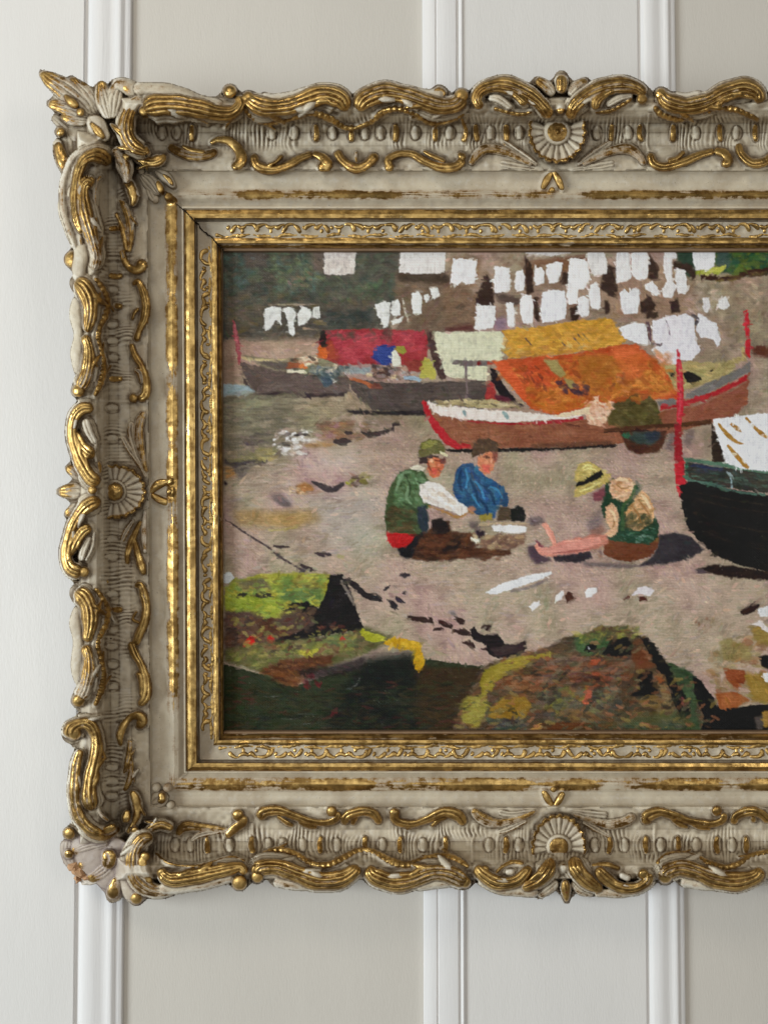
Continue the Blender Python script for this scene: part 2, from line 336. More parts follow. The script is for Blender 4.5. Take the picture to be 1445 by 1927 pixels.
def rel_stroke(s, oid, tint=0, n=1, H=.75, lift=6, g=.5, g2=None, edge=0, cav=.0, depth=0, hb=None, rough=1.0, kmin=4.0, flat=.42, serr=0, bias=None, big=1, gp=1, fold=True):
    a_ = parse(s) if isinstance(s, str) else np.asarray(s, float); a_ = a_.copy(); a_[:, 2] *= big
    P = catmull(a_, .55); d = np.gradient(P[:, :2], axis=0)
    k5 = np.ones(9) / 9
    for q in (0, 1): d[4:-4, q] = np.convolve(d[:, q], k5, 'same')[4:-4]
    L = np.hypot(d[:, 0], d[:, 1]) + 1e-9; T = d / L[:, None]; Nn = np.stack([-T[:, 1], T[:, 0]], 1)
    arc = np.concatenate([[0], np.cumsum(np.hypot(*np.diff(P[:, :2], axis=0).T))]); tot = arc[-1]
    w_ = np.maximum(P[:, 2], 1.); wm = w_.max()
    for a, w0 in ((arc, w_[0]), (tot - arc, w_[-1])):
        w0 = min(w0, tot * .45); w_ = w_ * np.sqrt(np.clip(1 - np.clip(1 - a / max(w0, .5), 0, 1) ** 2, 0.004, 1))
    ph = random.random() * 6
    w_ = w_ * (1 + .09 * rough * np.sin(arc / 11 + ph) * np.sin(arc / 27 + ph * 2))
    if serr: w_ = w_ * (1 + serr * np.abs(np.sin(arc / 3.4)))
    M = int(wm * 4) + 5; u = np.linspace(-1, 1, M); dome = (1 - u ** 2) ** flat
    if edge: prof = dome * (1 - .62 * np.exp(-(u / .5) ** 2)); cr = (np.abs(u) > .45) * 1.0 - .25
    elif n == 1: prof = dome; cr = dome
    else:
        # unequal ridges, as a hand cuts them: one broad, the rest narrow
        e = np.sort(np.concatenate([[-1, 1], -1 + 2 * (np.arange(1, n) / n) ** (.75 + .5 * random.random())])); ii = np.clip(np.searchsorted(e, u, side='right') - 1, 0, n - 1)
        tt = (u - e[ii]) / (e[ii + 1] - e[ii]); rd = np.abs(np.sin(np.pi * tt)) ** .55
        prof = dome * (.66 + .34 * rd); cr = .25 + .75 * rd
        cr = cr * np.clip(dome * 1.6, 0, 1)
    hs = np.minimum(H * w_ * 1.28, 19)[:, None] * prof[None]
    if serr: hs = hs * (1 - .3 * np.abs(np.cos(arc / 3.4)))[:, None]
    X = P[:, 0:1] + Nn[:, 0:1] * w_[:, None] * u; Y = P[:, 1:2] + Nn[:, 1:2] * w_[:, None] * u
    if hb is None:
        B0 = baseH(P[:, 0], P[:, 1], kmin); K = np.ones(25) / 25; B0 = np.convolve(np.pad(B0, 12, 'edge'), K, 'valid')
        B = B0[:, None] * .55 + bil(HBK, X, Y) * .45
    else: B = np.full(X.shape, float(hb))
    edgeu = np.clip((1 - np.abs(u)) * wm / 2.2, 0, 1) ** .6          # rounded foot
    h = B + lift * edgeu[None] + hs + (bil(NZ2, X, Y) - .5) * .45 * rough + (bil(NZ1, X, Y) - .5) * 1.0 * rough
    gg = (g + ((g if g2 is None else g2) - g) * np.linspace(0, 1, len(P)) ** gp)[:, None] - .07; bias = random.uniform(-.12, .12) if bias is None else bias
    G = gg + (cr[None] - .55) * (.65 if edge else .46) * np.where(gg > .06, 1, .15) + bias * u[None] * (gg > .1)
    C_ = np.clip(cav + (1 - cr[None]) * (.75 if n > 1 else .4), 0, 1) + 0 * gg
    splat(X, Y, h, G, C_, oid, tint)
    if fold and tot > 60 and wm > 5.5 and lift > 3:     # acanthus leaflets peeling off the stem
        cur = np.gradient(np.unwrap(np.arctan2(T[:, 1], T[:, 0])))
        for fr in ((.2, .42, .66, .84) if tot > 150 else (.3, .62)):
            i_ = int(fr * (len(P) - 1)); tx = (250 if P[i_, 1] > 330 and P[i_, 1] < 1500 and P[i_, 0] < 300 else P[i_, 0]) - P[i_, 0]; ty = (0 if tx else 900 - P[i_, 1]); sg = 1 if Nn[i_, 0] * tx + Nn[i_, 1] * ty > 0 else -1; random.random(); dr = 1 if fr < .5 else -1
            x0_, y0_ = P[i_, 0], P[i_, 1]; ww = w_[i_]; q_ = []
            for t_, wf in ((0, .25), (.35, .42), (.7, .36), (1, .10)):
                a_l = t_ * (16 + ww * 1.3); of = ww * (.35 + .95 * t_ ** 1.3)
                q_.append((x0_ + dr * T[i_, 0] * a_l + sg * Nn[i_, 0] * of, y0_ + dr * T[i_, 1] * a_l + sg * Nn[i_, 1] * of, max(1.6, ww * wf)))
            rel_stroke(q_, oid, tint, n=1, H=1.1, lift=lift + .35 * H * ww, g=g * .95 if random.random() < .7 else .1, hb=hb, kmin=kmin, rough=rough, fold=False)
    if wm > 7 and lift > 3 and fold:                          # cream folds fused to both flanks of a scroll
        t = np.linspace(.02, 1, int(wm * 2.2))[None]; ext = .42 + .25 * np.sin(arc / 31 + ph)[:, None]
        for sg in (-1, 1):
            Xe = P[:, 0:1] + sg * Nn[:, 0:1] * w_[:, None] * (1 + ext * t); Ye = P[:, 1:2] + sg * Nn[:, 1:2] * w_[:, None] * (1 + ext * t)
            he = (B0[:, None] * .5 + bil(HBK, Xe, Ye) * .5 if hb is None else hb) + (lift * .8 + .2 * H * min(wm, 14)) * (1 - t) ** .8 * (w_ / wm)[:, None] + 1.5 * np.abs(np.sin(np.pi * 1.5 * t + .9)) * (.5 + .5 * np.sin(arc / 17 + 2 * ph)[:, None]) + (bil(NZ1, Xe, Ye) - .5) * 1.5
            oute = (np.where(Xe > CX, 2 * CX - Xe, Xe) < 148) | (Ye < 184) | (Ye > 1653); he = np.where(oute & (t > .34), -2e3, he)
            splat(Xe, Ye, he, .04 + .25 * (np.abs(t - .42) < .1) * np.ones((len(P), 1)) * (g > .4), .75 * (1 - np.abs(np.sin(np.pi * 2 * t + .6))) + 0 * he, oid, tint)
    stamp(P[::6, 0], P[::6, 1], w_[::6], lift * .8 + .22 * H * min(wm, 14))
def rel_ball(x, y, r_, oid, tint=0, g=.8, lift=6, hb=None, ry=None, flat=.85, kmin=4.0, cav=0., **_):
    ry = ry or r_; x0, x1, y0, y1 = int(x - r_ - 1), int(x + r_ + 2), int(y - ry - 1), int(y + ry + 2)
    Y, X = np.mgrid[y0:y1, x0:x1]; d = np.hypot((X - x) / r_, (Y - y) / ry); m = d < 1; d = d[m]
    h = (baseH(x, y, kmin) if hb is None else hb) + lift * np.clip((1 - d) * 6, 0, 1) + flat * min(r_, ry) * np.sqrt(1 - d ** 2) + (bil(NZ2, X[m], Y[m]) - .5) * .9
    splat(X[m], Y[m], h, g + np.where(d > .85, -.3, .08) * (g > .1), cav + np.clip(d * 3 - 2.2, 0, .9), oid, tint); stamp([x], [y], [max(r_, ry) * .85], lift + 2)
MESHED = {'flower', 'corner_bud'}
BIG = {'scroll': 1.25, 'acanthus': 1.15, 'corner_leaf': 1.25, 'palmette': 1.2, 'corner_scroll': 1.15, 'inner_scroll': 1.05, 'scroll_flank': 1.15, 'ribbon': 1.1}
def S(name, *specs, **kw):
    """an ornament from strokes: strings of x,y,halfwidth, or (string, options); balls are 'o x,y,r'"""
    tint = kw.pop('tint', 0); gs = []; meshed = name in MESHED or kw.pop('meshed', False); big = BIG.get(name, 1)
    if not meshed: OBJS.append(name); oid = len(OBJS) - 1
    for sp in specs:
        s, k = (sp, {}) if isinstance(sp, str) else sp
        kk = {**kw, **k}
        if s.startswith('o '):
            x, y, r_ = [float(v) for v in s[2:].split(',')]
            b = {a: v for a, v in kk.items() if a in ('g', 'lift', 'hb', 'ry', 'flat', 'cav', 'kmin')}
            if meshed: gs.append(ball_geo(x, y, r_, **b))
            else: rel_ball(x, y, r_, oid, tint, **b)
        elif meshed:
            a_ = parse(s); a_[:, 2] *= big; gs.append(stroke_geo(a_, **kk))
        else: rel_stroke(s, oid, tint, big=big, **{'fold': name not in ('inner_scroll', 'inner_crest', 'leaf', 'gold_seed', 'leaf_lobe', 'seed_pod', 'carved_bed', 'corner_plate', 'bean', 'oval_boss'), **kk})
    if meshed: return put(name, gs, None, None, tint)
# ---- corner, top left
S('corner_leaf', ('184,222,14 165,203,26 135,180,27 105,160,16', dict(n=7, lift=-3, H=.3, g=.05, g2=.2)), '172,214,9 150,190,16 120,166,17 96,150,12 77,136,3', ('176,208,8 158,180,13 143,162,10 133,146,6', {}), '179,203,8 171,185,10 161,168,8 151,156,4',
  ('168,218,9 138,206,13 112,199,9 92,194,6', {}), '166,226,8 140,224,10 116,218,4', n=4, H=.5, lift=2, g=.12, g2=.8, gp=3.5, hb=100)
S('carved_bed', '100,218,8 122,236,14 132,256,16 134,280,16 142,302,12', g=.03, hb=82, lift=0, H=.35, n=3, cav=.5)
S('gold_seed', '123,179,2 134,191,7 147,201,5', g=.85, hb=112, lift=5, H=1.)
S('bead', 'o 152,211,8', g=.8, hb=112, lift=5)
S('palmette', '206,224,8 198,196,12 193,172,11 191,152,6', '212,222,7 214,190,13 221,166,11 228,152,8', n=4, H=.45, lift=1, g=.1, g2=.6, gp=3, hb=112, depth=22)
S('leaf_lobe', '212,160,8 230,159,14 250,168,14 268,176,6', ('226,158,4 238,164,8 248,176,5', dict(g=.85, lift=9)), g=.2, hb=112, lift=3, depth=25)
S('seed_pod', ('168,220,8 184,238,17 203,264,10', dict(g=.08, n=2, H=.55)), ('171,231,3 184,246,8 196,260,4', dict(g=.8, lift=14, n=2)), hb=106, lift=4)
S('bead', 'o 114,248,9', g=.72, hb=92, lift=6)
S('leaf_lobe', '108,268,7 114,290,12 122,312,10 128,328,4', g=.68, hb=92, lift=5, H=.6)
S('corner_plate', '150,228,16 175,215,18 205,205,16', '130,245,14 165,255,24 200,275,20', '150,280,26 175,300,20', '150,232,14 190,228,16', g=.02, hb=88, lift=2, H=.25, depth=50, cav=.5)
S('corner_scroll', '284,180,5 256,192,9 240,218,13 237,248,14 249,272,13 270,284,9 280,278,5', n=4, H=.8, g=.5, hb=112, lift=10, depth=30)
S('scroll_flank', '252,166,10 290,168,11 330,176,14 370,189,12 420,200,8', g=.14, H=.7, lift=2, n=1, cav=.2, depth=40)
S('scroll', '270,206,12 292,198,17 330,197,18 370,203,16 408,212,13 436,212,11 452,196,9 448,180,6', ('o 433,172,13.5', dict(g=.85)), ('o 272,208,11', dict(g=.7)), n=4, H=.8, g=.62, lift=8, depth=30)
S('ribbon', '268,219,3 300,217,4 325,213,5 362,217,5 394,224,5 435,217,5 455,198,3', g=.62, H=.9, lift=5, edge=0)
S('tail_leaf', '246,282,4 262,298,7 284,305,9 302,300,9 311,291,3', n=3, g=.62, g2=.85, hb=92, lift=6)
S('bead', 'o 238,294,8', g=.85, hb=100, lift=10)
S('inner_scroll', '316,274,6 340,287,10 370,293,11 395,290,9 408,282,5', ('342,274,3 360,282,4 385,286,4', dict(n=1, g=.7, lift=12)), ('396,270,4 410,263,6 430,265,8 447,279,9 455,297,10 446,312,9 438,307,8', dict(n=1, g=.78, lift=9)), n=3, g=.32, lift=5, H=.6)
S('corner_bud', ('266,328,6 284,345,15 300,366,8', dict(n=4)), '292,320,6 312,333,11 329,352,6', ('278,345,5 284,366,7 292,378,5', {}), ('306,327,2 318,337,4 324,347,3', dict(g=.7, lift=12, n=1)), ('296,340,3 301,352,6 303,362,4', dict(g=.85, lift=14, n=1)), n=2, g=.1, hb=70, lift=3, H=.6)
S('bead', 'o 318,371,8.5', g=.7, hb=68, lift=5, meshed=True); S('bead', 'o 293,375,7', g=.25, hb=66, lift=3, meshed=True); S('bead', 'o 267,322,6', g=.1, hb=72, lift=4, meshed=True)
# ---- left rail, top scrolls
S('scroll_flank', '238,322,5 232,300,8 214,285,8 190,280,8 163,287,9 140,306,10 128,340,11 126,375,12 133,410,13 142,440,12 148,470,9', g=.3, edge=1, H=.6, lift=5, depth=40)
S('scroll', '205,310,10 196,298,12 180,292,11 160,300,9 148,325,8 143,355,8 143,385,9 148,415,9 156,440,6', n=3, g=.68, g2=.5, lift=14, H=.8, depth=25)
S('scroll', '174,350,9 166,342,11 157,352,10 156,378,12 161,405,13 169,432,12 177,460,11 182,485,10 176,508,8', n=4, g=.72, g2=.15, lift=12, H=.75, depth=25)
S('rib', '192,330,3 182,345,4 179,390,4 182,430,4 187,470,4 183,500,4 172,514,3', g=.28, lift=8, H=1., hb=118)
S('bead', 'o 138,488,17.5', g=.82, lift=4, hb=112, cav=0); S('scroll_flank', '152,455,12 154,480,13 150,505,12 150,530,10', g=.08, H=.6, lift=0, depth=50)
S('tail_leaf', '212,282,4 228,292,8 237,318,10 240,345,5', n=2, g=.3, hb=98, lift=8)
S('tail_leaf', '240,330,3 246,350,9 252,372,8 249,388,3', g=.72, hb=86, lift=8)
S('tail_leaf', '226,374,4 238,395,8 245,425,8 246,455,6 243,475,4', n=3, g=.42, lift=6)
S('tail_leaf', '218,400,4 229,425,6 236,455,6 238,474,4', n=1, g=.45, lift=7)
S('inner_scroll', ('229,470,5 234,488,6 240,500,5', dict(edge=1)), '232,485,4 243,502,7 256,508,9 269,500,9 268,490,7', 'o 265,496,9', g=.78, lift=7, H=.8)
# ---- left rail, middle segments (upper and lower)
def left_segment(y, f=0):
    t = lambda s: ' '.join('%g,%g,%g' % (a, b + y, c) for a, b, c in parse(s))
    S('scroll', t('142,0,11 156,10,14 168,33,13 170,62,12 164,96,7'), n=4, g=.75 - f * .2, g2=.35 + f * .3, lift=8, depth=35)
    S('scroll', t('160,102,7 167,126,9 167,155,11 160,183,11 150,204,11'), ('o 148,%g,13' % (y + 206), dict(g=.8)), n=4, g=.75 - f * .3, g2=.25, lift=8, depth=35)
    S('scroll_flank', t('146,30,6 143,60,10 148,100,8 145,140,10 149,176,6'), g=.12, H=.6, lift=0, depth=50)
    S('ribbon', t('179,-6,3 192,12,5 202,34,6 200,62,6 189,84,5 185,106,5 191,130,5 196,160,6 190,190,6 179,216,3'), g=.58, g2=.5, serr=.2, H=.8, lift=9)
    S('rib', t('176,20,3 186,50,4 180,84,4 175,110,4 183,150,4 178,190,3'), g=.05, lift=6, H=.8)
left_segment(529); left_segment(1127 - 529 + 529 - 0 if False else 1112, 1)
S('inner_scroll', '250,536,4 260,530,6 270,550,8 275,575,9 272,600,8 263,620,6 256,642,7', ('262,580,3 253,590,4 249,602,3', dict(n=1)), n=3, g=.55, edge=0, lift=6)
S('inner_scroll', ('247,646,5 254,668,6 268,692,7 276,718,8 274,742,9 260,752,8', {}), ('o 252,749,9', dict(g=.85)), ('254,694,4 264,702,6 268,722,4', dict(edge=1, lift=10)), n=2, g=.58, lift=6)
# centre of the left rail
S('acanthus', '176,768,9 156,769,10 142,782,9 136,805,9 138,830,9 146,855,10 158,880,11 172,900,12 188,908,11', ('141,812,5 152,836,9 168,852,11 177,860,8', {}), n=3, g=.84, lift=10, depth=32)
S('acanthus_fold', '160,788,8 168,812,9 180,836,7', '182,832,4 178,850,4 182,870,3', n=2, g=.1, lift=8)
S('rib', '186,868,4 188,885,5 178,895,4', g=.3, lift=4)
S('leaf', '274,774,5 265,790,9 262,815,9 267,850,7 277,890,4', n=3, g=.3, lift=5, edge=0)
S('leaf', '248,794,5 247,815,7 255,845,6 268,880,3', g=.35, edge=1, lift=5); S('leaf', '231,822,5 244,846,6 262,872,5 276,898,3', g=.4, edge=1, lift=5)
S('carved_bed', '162,790,10 156,820,14 164,855,14', '150,905,14 146,925,16 150,945,14', '160,965,10 148,1000,14 146,1040,12', g=.03, hb=104, lift=0, H=.3)
def shell(cx, cy, a0, a1, rx, ry, hb, boss, boss_h=.55, gb=.66, nfl=13):
    OBJS.append('shell'); oid = len(OBJS) - 1
    y0, y1, x0, x1 = int(cy - ry - 3), int(cy + ry + 4), int(cx - rx - 3), int(cx + rx + 4); Y, X = np.mgrid[y0:y1, x0:x1].astype(float)
    ang = np.degrees(np.arctan2((Y - cy) / ry, (X - cx) / rx)); mid = (a0 + a1) / 2; ang = mid + (ang - mid + 180) % 360 - 180
    t = (ang - a0) / (a1 - a0); fl = np.abs(np.sin(t * np.pi * nfl + .25 * np.sin(t * 9))); fl2 = np.sin(t * np.pi * nfl * 3.1)
    q = np.hypot((X - cx) / rx, (Y - cy) / ry) / (.92 + .08 * fl ** .6 + .012 * fl2); m = (q < 1) & (t > 0) & (t < 1); q, fl, fl2, X, Y = q[m], fl[m], fl2[m], X[m], Y[m]
    h = hb + 3 + 9 * q ** 1.6 + (fl - .5) * 4.6 * q ** .7 + fl2 * .9 * q + 1.5 * np.exp(-((q - .95) / .05) ** 2) + (bil(NZ1, X, Y) - .5) * 2
    G = np.interp(q, [0, .3, .84, .94, 1], [.42, .10, .14, .62, .80]) + .1 * (1 - fl); splat(X, Y, h, G, (1 - fl) * .85, oid, 0)
    OBJS.append('shell_collar'); rel_ball(cx, cy, boss + 6, len(OBJS) - 1, g=.05, hb=hb, lift=6, flat=.30)
    OBJS.append('shell_boss'); rel_ball(cx, cy, boss, len(OBJS) - 1, g=gb, hb=hb, lift=10, flat=boss_h)
shell(216, 925, -112, 112, 60, 52, 80, 19, .8)
S('bead', 'o 174,922,9', g=.88, hb=124, lift=8)
S('palmette', '166,925,7 142,924,13 122,925,10 111,925,5', ('160,905,6 142,890,8 126,878,6', {}), ('160,945,6 140,958,8 124,970,6', {}), n=3, g=.1, g2=.85, gp=3, hb=108, lift=2, H=.5)
S('flower', ('279,922,7 300,922,17 322,924,9', dict(g=.03, H=.25, lift=0)), '282,928,5 298,912,9 321,905,4', '284,930,5 300,940,7 318,947,7', ('o 320,925,6', {}), g=.8, hb=62, lift=5, H=.7)
S('acanthus', '190,942,11 168,950,12 150,967,10 136,992,9 127,1022,9 125,1050,9 134,1070,11 155,1079,11', 'o 158,1076,11', ('172,992,9 156,1000,10 143,1020,9 132,1045,5', {}), n=3, g=.76, lift=10, depth=32)
S('acanthus_fold', '170,1010,5 160,1030,8 152,1055,6', '178,1000,4 174,1030,4 162,1055,3', n=2, g=.06, lift=8)
S('leaf', '252,978,4 238,1000,6 229,1020,5', edge=1, g=.45, lift=5); S('leaf', '266,980,4 252,1010,7 241,1040,7 240,1062,5', n=2, g=.45, lift=5)
S('leaf', '252,1010,3 258,1035,7 266,1062,8 272,1082,4', ('274,960,3 272,1000,6 274,1040,4', dict(g=.15)), n=2, g=.5, lift=6)
S('inner_scroll', '254,1104,4 264,1100,7 272,1120,9 276,1146,9 272,1172,8 262,1195,8 255,1214,6', ('258,1150,3 250,1165,3 262,1172,3', dict(n=1)), n=2, g=.5, g2=.75, lift=6)
S('inner_scroll', '246,1208,6 254,1230,9 266,1252,7 276,1282,9 275,1310,9 262,1328,6', ('256,1268,4 262,1270,5 266,1285,5 267,1310,4', dict(n=1, lift=10)), n=2, g=.66, lift=6)
S('cove_knob', 'o 202,1095,4', g=.7, lift=2); S('cove_knob', 'o 208,1200,3', g=.5, lift=2)
# ---- left rail, bottom scrolls
S('scroll', '134,1390,9 136,1372,12 152,1362,9 168,1364,10 179,1380,10 183,1405,10 178,1435,10 171,1465,11 168,1495,13 173,1525,12', ('o 140,1379,14.5', dict(g=.8)), n=3, g=.62, g2=.6, lift=9, depth=30)
S('scroll_flank', '152,1410,7 144,1440,9 141,1480,10 142,1512,10 150,1538,11 168,1560,11 192,1571,10 214,1564,9 222,1553,7', n=2, g=.45, g2=.6, lift=7, H=.7, depth=35)
S('rib', '186,1372,3 188,1400,4 183,1440,4 180,1475,4 183,1510,4 190,1532,4 205,1545,3', g=.2, hb=118, lift=8, H=1.)
S('tail_leaf', '186,1560,5 200,1562,8 218,1553,9', g=.75, hb=104, lift=16)
S('inner_scroll', '258,1370,8 270,1358,9 262,1347,9 246,1350,7 233,1365,7 226,1385,7 228,1404,5', 'o 266,1360,10', g=.62, lift=8, edge=0)
S('tail_leaf', '246,1392,5 243,1420,7 238,1445,6 233,1456,3', ('248,1430,5 246,1460,7 238,1482,6 232,1488,3', {}), n=2, g=.42, lift=6)
S('tail_leaf', '248,1488,5 256,1505,9 259,1528,8 252,1550,6 240,1568,4', n=1, g=.62, hb=86, lift=8); S('gold_seed', '240,1524,4 238,1538,9 234,1548,7', g=.62, hb=94, lift=9)
# ---- corner, bottom left (worn and chipped)
S('carved_bed', '130,1580,14 128,1605,14 138,1630,14', '200,1650,22 215,1680,14', g=.03, hb=86, lift=0, H=.3, n=4, tint=.6)
S('broken_leaf', ('228,1602,8 196,1636,15 166,1656,9', {}), ('238,1615,7 230,1655,13 218,1692,7', {}), ('205,1585,8 168,1592,14 134,1604,8', {}), ('215,1595,8 180,1615,12 148,1632,8', {}), g=.08, g2=.5, gp=4, hb=92, lift=3, H=.55, n=5, tint=.7)
S('corner_plate', '146,1575,22 172,1612,30 205,1645,26 232,1668,16', '200,1590,22 228,1600,18 235,1640,18', g=.05, hb=90, lift=2, H=.3, depth=60, cav=.25, tint=.8)
S('bead', 'o 131,1568,12.5', g=.6, hb=96, lift=4, kmin=4); S('bead', 'o 130,1607,10', g=.45, hb=92, lift=4, tint=.5)
S('seed_pod', '198,1600,8 206,1616,17 200,1635,8', n=2, g=.42, hb=98, lift=7, H=.5, tint=.6)
S('leaf_lobe', '220,1650,7 215,1674,12 211,1692,10', g=.42, hb=98, lift=6, H=.5, tint=.4)
S('leaf_lobe', '232,1640,9 240,1668,14 256,1686,14 276,1680,8', ('o 257,1690,13', dict(g=.62, lift=9)), g=.12, hb=98, lift=4, H=.5, depth=30, tint=.3)
S('bead', 'o 254,1563,8.5', g=.6, hb=98, lift=10, tint=.4)
def chip(x, y, rx, ry, hb, m, seed):
    g_ = np.random.default_rng(seed); A = 9; th = np.sort(g_.random(A)) * 2 * np.pi; r1 = .75 + .4 * g_.random(A)
    X = np.concatenate([x + rx * np.cos(th) * r1, x + rx * .45 * np.cos(th), x + rx * np.cos(th) * r1 * .9]); Y = np.concatenate([y + ry * np.sin(th) * r1, y + ry * .45 * np.sin(th), y + ry * np.sin(th) * r1 * .9])
    h = np.concatenate([g_.random(A) * 3, 5 + g_.random(A) * 5, np.full(A, -30.)])
    V = list(fpt(X, Y, hb + 0 * X, h)) + [fpt(x, y, hb, 9)]
    F = [(i, (i + 1) % A, A + (i + 1) % A, A + i) for i in range(A)] + [(2 * A + i, 2 * A + (i + 1) % A, (i + 1) % A, i) for i in range(A)] + [(A + i, A + (i + 1) % A, 3 * A, 3 * A) for i in range(0)]
    F += [(A + i, A + (i + 1) % A, A + (i + 2) % A, 3 * A) for i in range(0, A, 1)]
    mesh('broken_chip', np.array(V).reshape(-1, 3), F, m, frame, smooth=False)
chip(152, 1640, 16, 12, 92, M_CHIP, 3); chip(140, 1632, 13, 9, 90, M_CHIP, 4); chip(176, 1655, 24, 12, 84, M_CHIPW, 5); chip(150, 1655, 10, 9, 84, M_CHIP, 6); chip(165, 1650, 12, 7, 92, M_CHIP, 8)
S('corner_bud', ('318,1500,8 300,1505,17 286,1512,10', dict(n=3)), ('o 295,1482,8.5', {}), ('o 316,1482,8.5', dict(g=.35)), ('o 322,1515,8', {}), ('300,1492,5 306,1503,8 298,1512,5', dict(g=.6, lift=13, n=1)), g=.1, hb=66, lift=4, H=.5, cav=.1)
S('corner_scroll', '288,1574,6 268,1580,10 253,1602,12 251,1634,14 264,1660,14 292,1676,12 330,1672,9', n=4, g=.42, g2=.25, hb=112, lift=8, depth=35)
S('tail_leaf', '268,1612,10 270,1636,9 284,1662,6', 'o 273,1612,10', g=.72, hb=112, lift=17)
S('tail_leaf', '266,1576,3 284,1560,8 304,1552,9 326,1560,6', n=2, g=.42, hb=88, lift=8)
# ---- scroll runs along the rails (top: m=+1; bottom rails traced separately)
S('scroll', '464,180,10 476,192,13 500,202,15 540,200,15 575,188,15 610,178,16 640,187,15 653,208,9', ('o 467,183,12', dict(g=.85)), n=4, g=.58, g2=.75, lift=8, depth=35)
S('scroll_flank', '494,179,5 515,186,8 545,182,8 580,170,7', g=.12, lift=3, depth=40)
S('ribbon', '460,204,3 475,218,6 500,229,6 530,227,5 560,218,5 590,212,6 620,222,6 645,238,5 668,243,4', serr=.2, g=.62, lift=7)
S('scroll', '674,208,9 688,186,15 724,174,16 765,180,15 800,192,14 830,200,13 858,196,13 872,180,11', ('o 868,180,14', dict(g=.8)), n=4, g=.66, g2=.45, lift=8, depth=35)
S('leaf_lobe', '812,178,3 825,168,5 836,174,4 830,184,3', edge=0, g=.4, lift=12, hb=122)
S('scroll_flank', '760,168,7 800,178,9 835,178,9', g=.12, lift=3, depth=40)
S('ribbon', '664,243,3 700,228,5 720,210,5 750,204,6 780,214,5 810,229,6 845,226,5 873,214,3', serr=.2, g=.62, lift=7)
S('ribbon_tip', '868,222,3 876,245,5 872,268,6', g=.6, lift=4)
S('inner_scroll', '476,290,7 484,311,9 510,320,9 540,312,8 565,298,7 588,289,6', ('588,288,6 606,296,8 616,310,9 606,320,8', dict(n=1, g=.75)), ('531,292,4 520,304,4 504,312,4', dict(n=1, lift=11)), ('o 607,314,10', dict(g=.78)), n=2, g=.72, lift=6)
S('inner_crest', '633,284,8 644,302,8 668,317,10 690,310,9 709,290,9', ('671,285,3 670,297,4 672,306,3', dict(g=.3)), n=2, g=.75, lift=7)
S('inner_scroll', '735,313,9 730,301,7 748,290,6 775,290,7 800,304,8 830,315,9 858,313,9 872,298,8', ('796,284,3 812,293,5 838,304,4', dict(n=1, lift=11)), ('o 732,314,9.5', dict(g=.7)), n=2, g=.68, lift=6)
S('gold_seed', '874,300,4 868,292,7 862,296,5', g=.7, lift=9)
# centre of the top rail
S('acanthus', '905,204,8 896,186,10 908,168,11 940,160,14 976,168,14 1006,186,13 1025,206,12 1034,222,9', ('952,166,4 975,182,8 990,196,9', dict(g=.75, lift=16)), n=4, g=.5, g2=.62, lift=9, depth=35)
S('acanthus_fold', '918,184,6 938,186,9 962,204,6', n=2, g=.08, lift=7); S('ribbon', '928,203,3 955,211,4 980,215,4 1001,210,3', serr=.2, g=.5, lift=6)
S('palmette', ('1040,180,6 1030,164,9 1008,149,6', {}), ('1070,180,6 1084,164,9 1104,150,6', {}), ('1055,176,6 1056,158,10 1056,140,9', dict(g=.4, g2=.85, lift=8)), n=3, g=.1, g2=.4, hb=118, lift=2, depth=35)
S('bead', 'o 1054,206,9', g=.88, hb=118, lift=12)
S('acanthus', '1071,224,9 1080,202,11 1100,182,13 1132,166,14 1166,160,14 1196,165,12 1214,178,9', ('1118,206,8 1124,186,9 1146,172,6', dict(g=.65, lift=15)), ('o 1207,186,11', dict(g=.8)), n=4, g=.6, g2=.42, lift=9, depth=35)
S('acanthus_fold', '1140,198,7 1165,184,8 1190,178,5', n=2, g=.08, lift=7); S('ribbon', '1118,211,3 1145,209,4 1168,198,4 1188,185,3', serr=.2, g=.5, lift=6)
shell(1048, 248, -25, 205, 56, 60, 84, 22, .22, .60, 13)
S('pin', 'o 1049,248,4', g=.75, hb=84, lift=18)
for sgn in (-1, 1):
    X = lambda s: ' '.join('%g,%g,%g' % (1048 + sgn * (a - 1048), b, c) for a, b, c in parse(s))
    S('leaf', X('1010,310,3 975,286,7 946,266,5'), edge=1, g=.42, lift=5); S('leaf', X('1000,310,3 950,285,9 915,280,10 896,292,8 884,310,5'), n=4, g=.28, lift=5); S('leaf', X('1020,319,3 975,313,6 940,307,6'), edge=1, g=.12, lift=2, hb=68)
S('flower', ('1039,316,8 1039,338,17 1039,362,14', dict(g=.03, H=.2, lift=0)), '1040,320,4 1029,338,7 1020,356,4', '1040,320,4 1050,338,7 1059,358,4', 'o 1038,358,6', g=.72, hb=62, lift=5, H=.7)
# right of centre on the top rail
S('scroll', '1240,172,10 1255,190,14 1290,200,14 1330,192,14 1366,174,15 1400,166,15 1424,176,13 1428,194,9', ('o 1243,177,12.5', dict(g=.85)), n=4, g=.5, g2=.75, lift=8, depth=35)
S('scroll_flank', '1268,178,5 1290,184,8 1320,178,8', g=.12, lift=3, depth=40)
S('ribbon', '1230,200,3 1244,214,6 1275,223,6 1310,215,5 1345,204,6 1380,205,6 1405,215,5 1428,226,4', serr=.2, g=.62, lift=7)
S('inner_scroll', '1222,288,7 1229,307,9 1250,314,9 1285,305,8 1315,292,7 1343,284,6', ('1343,283,6 1362,289,8 1369,303,9 1358,312,8', dict(n=1, g=.75)), ('1287,285,4 1274,297,4 1256,303,4', dict(n=1, lift=11)), n=2, g=.7, lift=6)
S('inner_crest', '1388,270,7 1394,290,8 1415,307,9 1440,303,9 1458,285,8', n=2, g=.7, lift=7)
